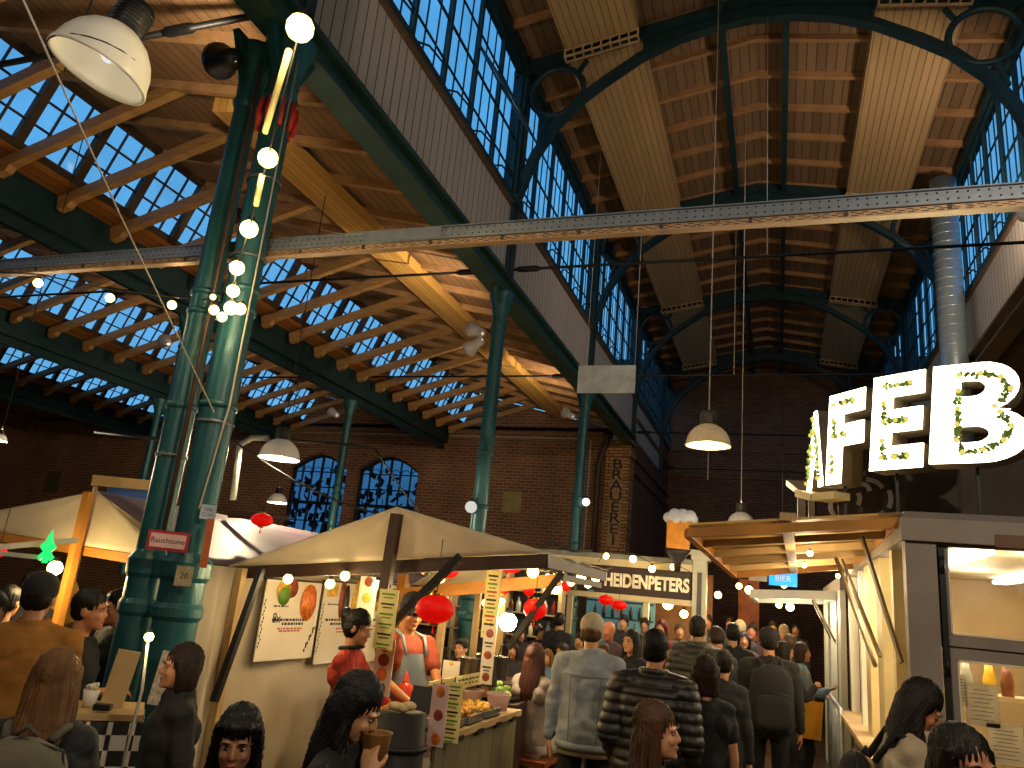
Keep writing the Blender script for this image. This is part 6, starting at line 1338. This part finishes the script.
person('man in a mustard yellow jacket and black cap at the far left', 45, 572, 5.0, -42, 'hi', sk='A87450', hair=('short', '1A120C'), top='8E5E1C', topkind='jacket', bot='14161C', cap=('0E0E10', 1, '8A8070'), build=1.2, arms='fwd', hy=-10)
p = person('woman in a cream jacket with dark hair leaning to the kiosk, lower right', 884, 668, 4.2, 85, 'hi', sk='C07C50', hair=('long', '1C1210'), top='B8A68A', topkind='jacket', fem=True, arms='table', lean=.2, hp=25)
backpack(p, 'black bag on the back of the woman in the cream jacket', '0C0C0E', (.26, .13, .38), 1.15)
t_ = W(p, root_info[p.name]['T'](.0, .27, 1.2)); g = MB(); g.ball(t_, 1, 16, (.07, .09, .12)); tag(g.build('handbag', fabric('1A1412', .5), org=t_), 'dark brown handbag held in front of the woman in the cream jacket', 'bag')
person('woman with long dark hair at the bottom right corner in front of the kiosk window', 958, 719, 2.7, 150, 'hi', sk='A87450', hair=('long', '140E0C'), top='0E0E10', topkind='jacket', fem=True, arms='pockets')
# vendors
person('vendor woman with black bun and red top in right profile inside the beige stall', 359, 607, 5.4, 80, 'hi', sk='C48A5C', hair=('bun', '0E0B0A'), top='A8301C', topkind='knit', fem=True, arms='table', hp=14, collar='101014')
p = person('vendor man in maroon t-shirt and denim apron, face behind the largest red lantern', 413, 592, 5.9, 125, 'hi', sk='B87848', hair=('short', '15100E'), top='8A3A24', topkind='tee', arms='fwd', apron='7C8C9A', hp=15, cap=('121418', 1), build=1.08)
t_ = W(p, root_info[p.name]['T'](0, .42, 1.13)); tag(MB().box(t_, (.09, .13, .02), rz=.5).build('paper_note', mat('white_note', 'D8D4CC', .6), org=t_), 'white note held by the vendor man in the denim apron', 'paper')
# left tent people
person('young man in black with dark hair in right profile by the checkered table', 93, 587, 5.25, 62, 'mid', sk='B87C54', hair=('short', '100C0A'), top='0C0D10', topkind='tee', arms='cross')
person('smiling man in black facing the camera behind the checkered table', 124, 588, 6.1, 200, 'mid', sk='A86E48', hair=('short', '140E0A'), top='0C0D10', topkind='knit', arms='pockets', hp=8)
person('man in a blue checked shirt with his back turned at the far left edge', 12, 584, 6.6, -20, 'mid', sk='A07050', hair=('short', '120E0C'), top='28304A', topkind='knit')
person('man with dark hair standing behind the mustard yellow jacket', 36, 570, 7.2, 150, 'lo', sk='9A6A48', hair=('short', '120E0C'), top='14141A')
person('woman with blond hair standing under the bright bulb at the far left', 70, 578, 7.3, -60, 'lo', sk='B08058', hair=('long', 'A8803C'), top='5A4428')
person('person in a dark red top cut by the left picture edge', -2, 590, 5.4, 120, 'lo', sk='A07050', hair=('short', '120E0C'), top='3A1418')
# right side of the aisle
p = person('man with a large black backpack and dark cap seen from behind on the right', 769, 627, 8.0, -6, 'mid', sk='A87450', hair=('short', '16100C'), top='1A1814', topkind='jacket', bot='0C0C10', build=1.15, cap=('16161A', 1))
backpack(p, 'large shiny black backpack on the man on the right', '101012', (.38, .24, .6), 1.15)
p = person('man in a dark striped quilted jacket seen from behind, behind the black puffer jacket', 698, 615, 8.3, 10, 'mid', sk='A87850', hair=('short', '1A130E'), top='2A2A24', topkind='puffer', arms='pockets')
person('man in grey blue t-shirt with short brown hair looking down, right of the striped jacket', 717, 626, 8.8, -30, 'mid', sk='B08058', hair=('short', '2A1C12'), top='2C3A44', topkind='tee', hp=20)
person('person in black with a white sleeve stripe right of the grey blue t-shirt', 733, 622, 9.6, -10, 'lo', sk='B08058', hair=('short', '14100E'), top='101216')
person('person with dark hair and headset behind the black t-shirt person', 724, 648, 6.6, 5, 'mid', sk='A87850', hair=('short', '120E0C'), top='14161C', fem=True)
p = person('woman in a light blue denim shirt leaning at the railing in right profile', 801, 641, 10.3, 88, 'mid', sk='C07A50', hair=('bob', '3A2418'), top='8098A8', topkind='knit', bot='14161E', fem=True, arms='phone', shoes='C8C0B8')
I = root_info[p.name]; t_ = W(p, I['T'](.26, .02, .86)); t = thing('tote_bag', 'mustard yellow tote bag hanging beside the woman in the light blue shirt', 'bag', t_)
MB().prism([t_+Vector((-.17, -.04, -.2)), t_+Vector((.17, -.04, -.2)), t_+Vector((.2, -.04, .2)), t_+Vector((-.2, -.04, .2))], (0, .07, 0)).build('bag_body', fabric('D09018'), t)
MB().tube([t_+Vector((-.1, 0, .2)), t_+Vector((-.05, 0, .5)), t_+Vector((.05, 0, .5)), t_+Vector((.1, 0, .2))], .01, 6).build('handle', fabric('B87A14'), t)
person('person with curly brown hair behind the woman in the light blue shirt', 790, 636, 11.5, 20, 'lo', sk='B08058', hair=('curly', '4A3420'), top='1A1A1C')
person('woman on the phone right of the man with the large backpack', 783, 640, 9.2, 60, 'lo', sk='B07850', hair=('bob', '1A120E'), top='14141A', arms='rup', fem=True)
# middle crowd
person('woman with long dark hair between the denim jacket and the black puffer jacket', 632, 628, 8.0, 205, 'mid', sk='C08860', hair=('long', '14100E'), top='0E0E12', topkind='knit', fem=True)
# woman on bench with auburn hair
b_ = at(533, 722, 7.0)
p = person('woman with long auburn hair and pale trousers sitting with her back turned', 536, 643, 7.0, 12, 'hi', sk='B88058', hair=('long', '3A1A0E'), top='8A7E78', topkind='knit', bot='B8B4B0', fem=True, sit=True, arms='table', shoes='C8C0B0')
I = root_info[p.name]; pl = p.location; hz = I['T'](0, 0, .93).z
t = thing('stool', 'brown topped stool under the auburn haired woman', 'stool', (pl.x, pl.y, 0)); zz = hz-.13
MB().box((pl.x, pl.y+.02, zz), (.42, .4, .04)).build('seat', mat('orange_brown_seat', '8A4A20', .5), t)
for a, b in ((-.17, -.15), (.17, -.15), (-.17, .17), (.17, .17)): MB().b2((pl.x+a-.02, pl.y+b-.02, 0), (pl.x+a+.02, pl.y+b+.02, zz-.02)).build('leg', BLACK, t)
MB().b2((pl.x-.17, pl.y-.16, .25), (pl.x+.17, pl.y-.14, .28)).build('rung', BLACK, t)
q = at(556, 700, 7.9); t = thing('dining_table', 'dark wooden table in front of the auburn haired woman', 'table', (q.x, q.y, 0))
MB().box((q.x-.1, q.y+.45, .97), (1.9, .7, .05)).build('table_top', DWOOD, t)
for a in (-.95, .75):
    for b in (.15, .75): MB().b2((q.x+a-.03, q.y+b-.03, 0), (q.x+a+.03, q.y+b+.03, .95)).build('leg', DWOOD, t)
crowd = [
 (463, 637, 8.0, 190, 'short', '15100E', '1A1418', 'C08A60', 'person in a dark jacket smiling toward the camera, behind the steel pots', 'mid'),
 (489, 636, 8.6, 170, 'short', '15100E', '14141A', 'B07850', 'person in black behind the white picture strip', 'lo'),
 (514, 641, 9.2, 175, 'long', '1A120E', '2A2430', 'B88058', 'woman facing the camera left of the auburn haired woman, across the dark table', 'lo'),
 (563, 642, 9.0, 200, 'short', '1C1410', '3A2A20', 'A87450', 'man with dark wavy hair facing left, left of the denim jacket man', 'lo'),
 (548, 648, 8.9, 185, 'bob', '6A4A28', '4A6484', 'B08058', 'person in a blue top across the dark table', 'lo'),
 (560, 612, 11.5, 10, 'short', '100E0E', '101216', 'A87450', 'person in black standing by the third column with his back turned', 'lo'),
 (580, 632, 10.2, 180, 'short', '140E0C', '1C1418', 'A07048', 'person in dark clothes immediately left of the pale cap', 'lo'),
 (522, 626, 11.0, 160, 'long', '2A1C14', '34282C', 'B08058', 'woman standing below the round lantern', 'lo'),
 (540, 625, 12.0, 120, 'short', '1A120E', '241C20', 'A07048', 'person below and right of the round lantern', 'lo'),
 (500, 622, 12.0, 190, 'bob', '20160F', '2A2228', 'A07048', 'person behind the bright bare lamp', 'lo'),
 (478, 618, 12.5, 200, 'short', '1A120E', '2C2A30', 'A87450', 'person far behind the steel pots, beside the blue green column', 'lo'),
 (610, 620, 9.5, 190, 'none', '1A120E', '4A3440', 'B06848', 'bald person in muted purple right of the pale cap', 'lo'),
 (604, 642, 9.0, 170, 'short', '3A2A1C', '3A3034', 'B88058', 'person half hidden just right of the denim jacket collar', 'lo'),
 (624, 614, 12.5, 180, 'short', '14100E', '101420', 'A87450', 'man in dark blue under the two small red lanterns', 'lo'),
 (662, 618, 10.5, 190, 'bob', '5A1E18', '6A2420', 'C08A68', 'woman with reddish hair above the black puffer jacket', 'lo'),
 (680, 622, 12.0, 170, 'short', '4A3420', '5A4A3C', 'B88058', 'person with light brown hair left of the striped jacket', 'lo'),
 (645, 617, 13.0, 180, 'short', '1C1410', '241E22', 'A87450', 'person in front of the warm bar light', 'lo'),
 (740, 619, 12.0, 0, 'short', 'A8946C', '2A2628', 'B88058', 'person with pale blond hair far down the aisle', 'lo'),
 (752, 622, 12.8, 185, 'short', '1E1610', '3A2024', 'B06850', 'person in a dark red top left of the large backpack', 'lo'),
 (744, 630, 11.0, 175, 'bob', '181210', '4A2A2A', 'B07850', 'woman facing the camera just left of the large backpack', 'lo'),
 (784, 624, 13.5, 180, 'short', 'B8A078', '2A2A2E', 'B88058', 'person with light hair above the phone woman', 'lo'),
 (773, 620, 15.0, 175, 'short', '2A1E16', '3A3438', 'A87450', 'tall person far away right of the dark cap', 'lo'),
 (796, 622, 15.5, 190, 'bob', '1A1410', '2A2020', 'A07048', 'person far away next to the kiosk wall', 'lo'),
 (730, 616, 15.0, 180, 'short', '1A1410', '2A2830', 'A07048', 'person at the far end of the aisle under the orange glow', 'lo'),
 (708, 614, 14.5, 185, 'short', '2A1E16', '302A2A', 'A87450', 'person at the far end of the aisle beside the white pillar', 'lo'),
 (439, 628, 10.5, 180, 'long', '1A120E', '3A2A24', 'A87450', 'person behind the vendor man, below the largest red lantern', 'lo'),
 (592, 628, 11.5, 180, 'short', '1A120E', '201C20', 'A07048', 'person hidden behind the pale cap', 'lo')]
for px, ty, d, fc, hs, hc, tp, sk_, lab, lv in crowd[:-1]:
    person(lab, px, ty, d, fc, lv, sk=sk_, hair=(hs, hc), top=tp, topkind='knit' if px % 2 else 'jacket', fem=hs in ('long', 'bob'), arms='table' if 'table' in lab or 'steel pots' in lab else 'down')
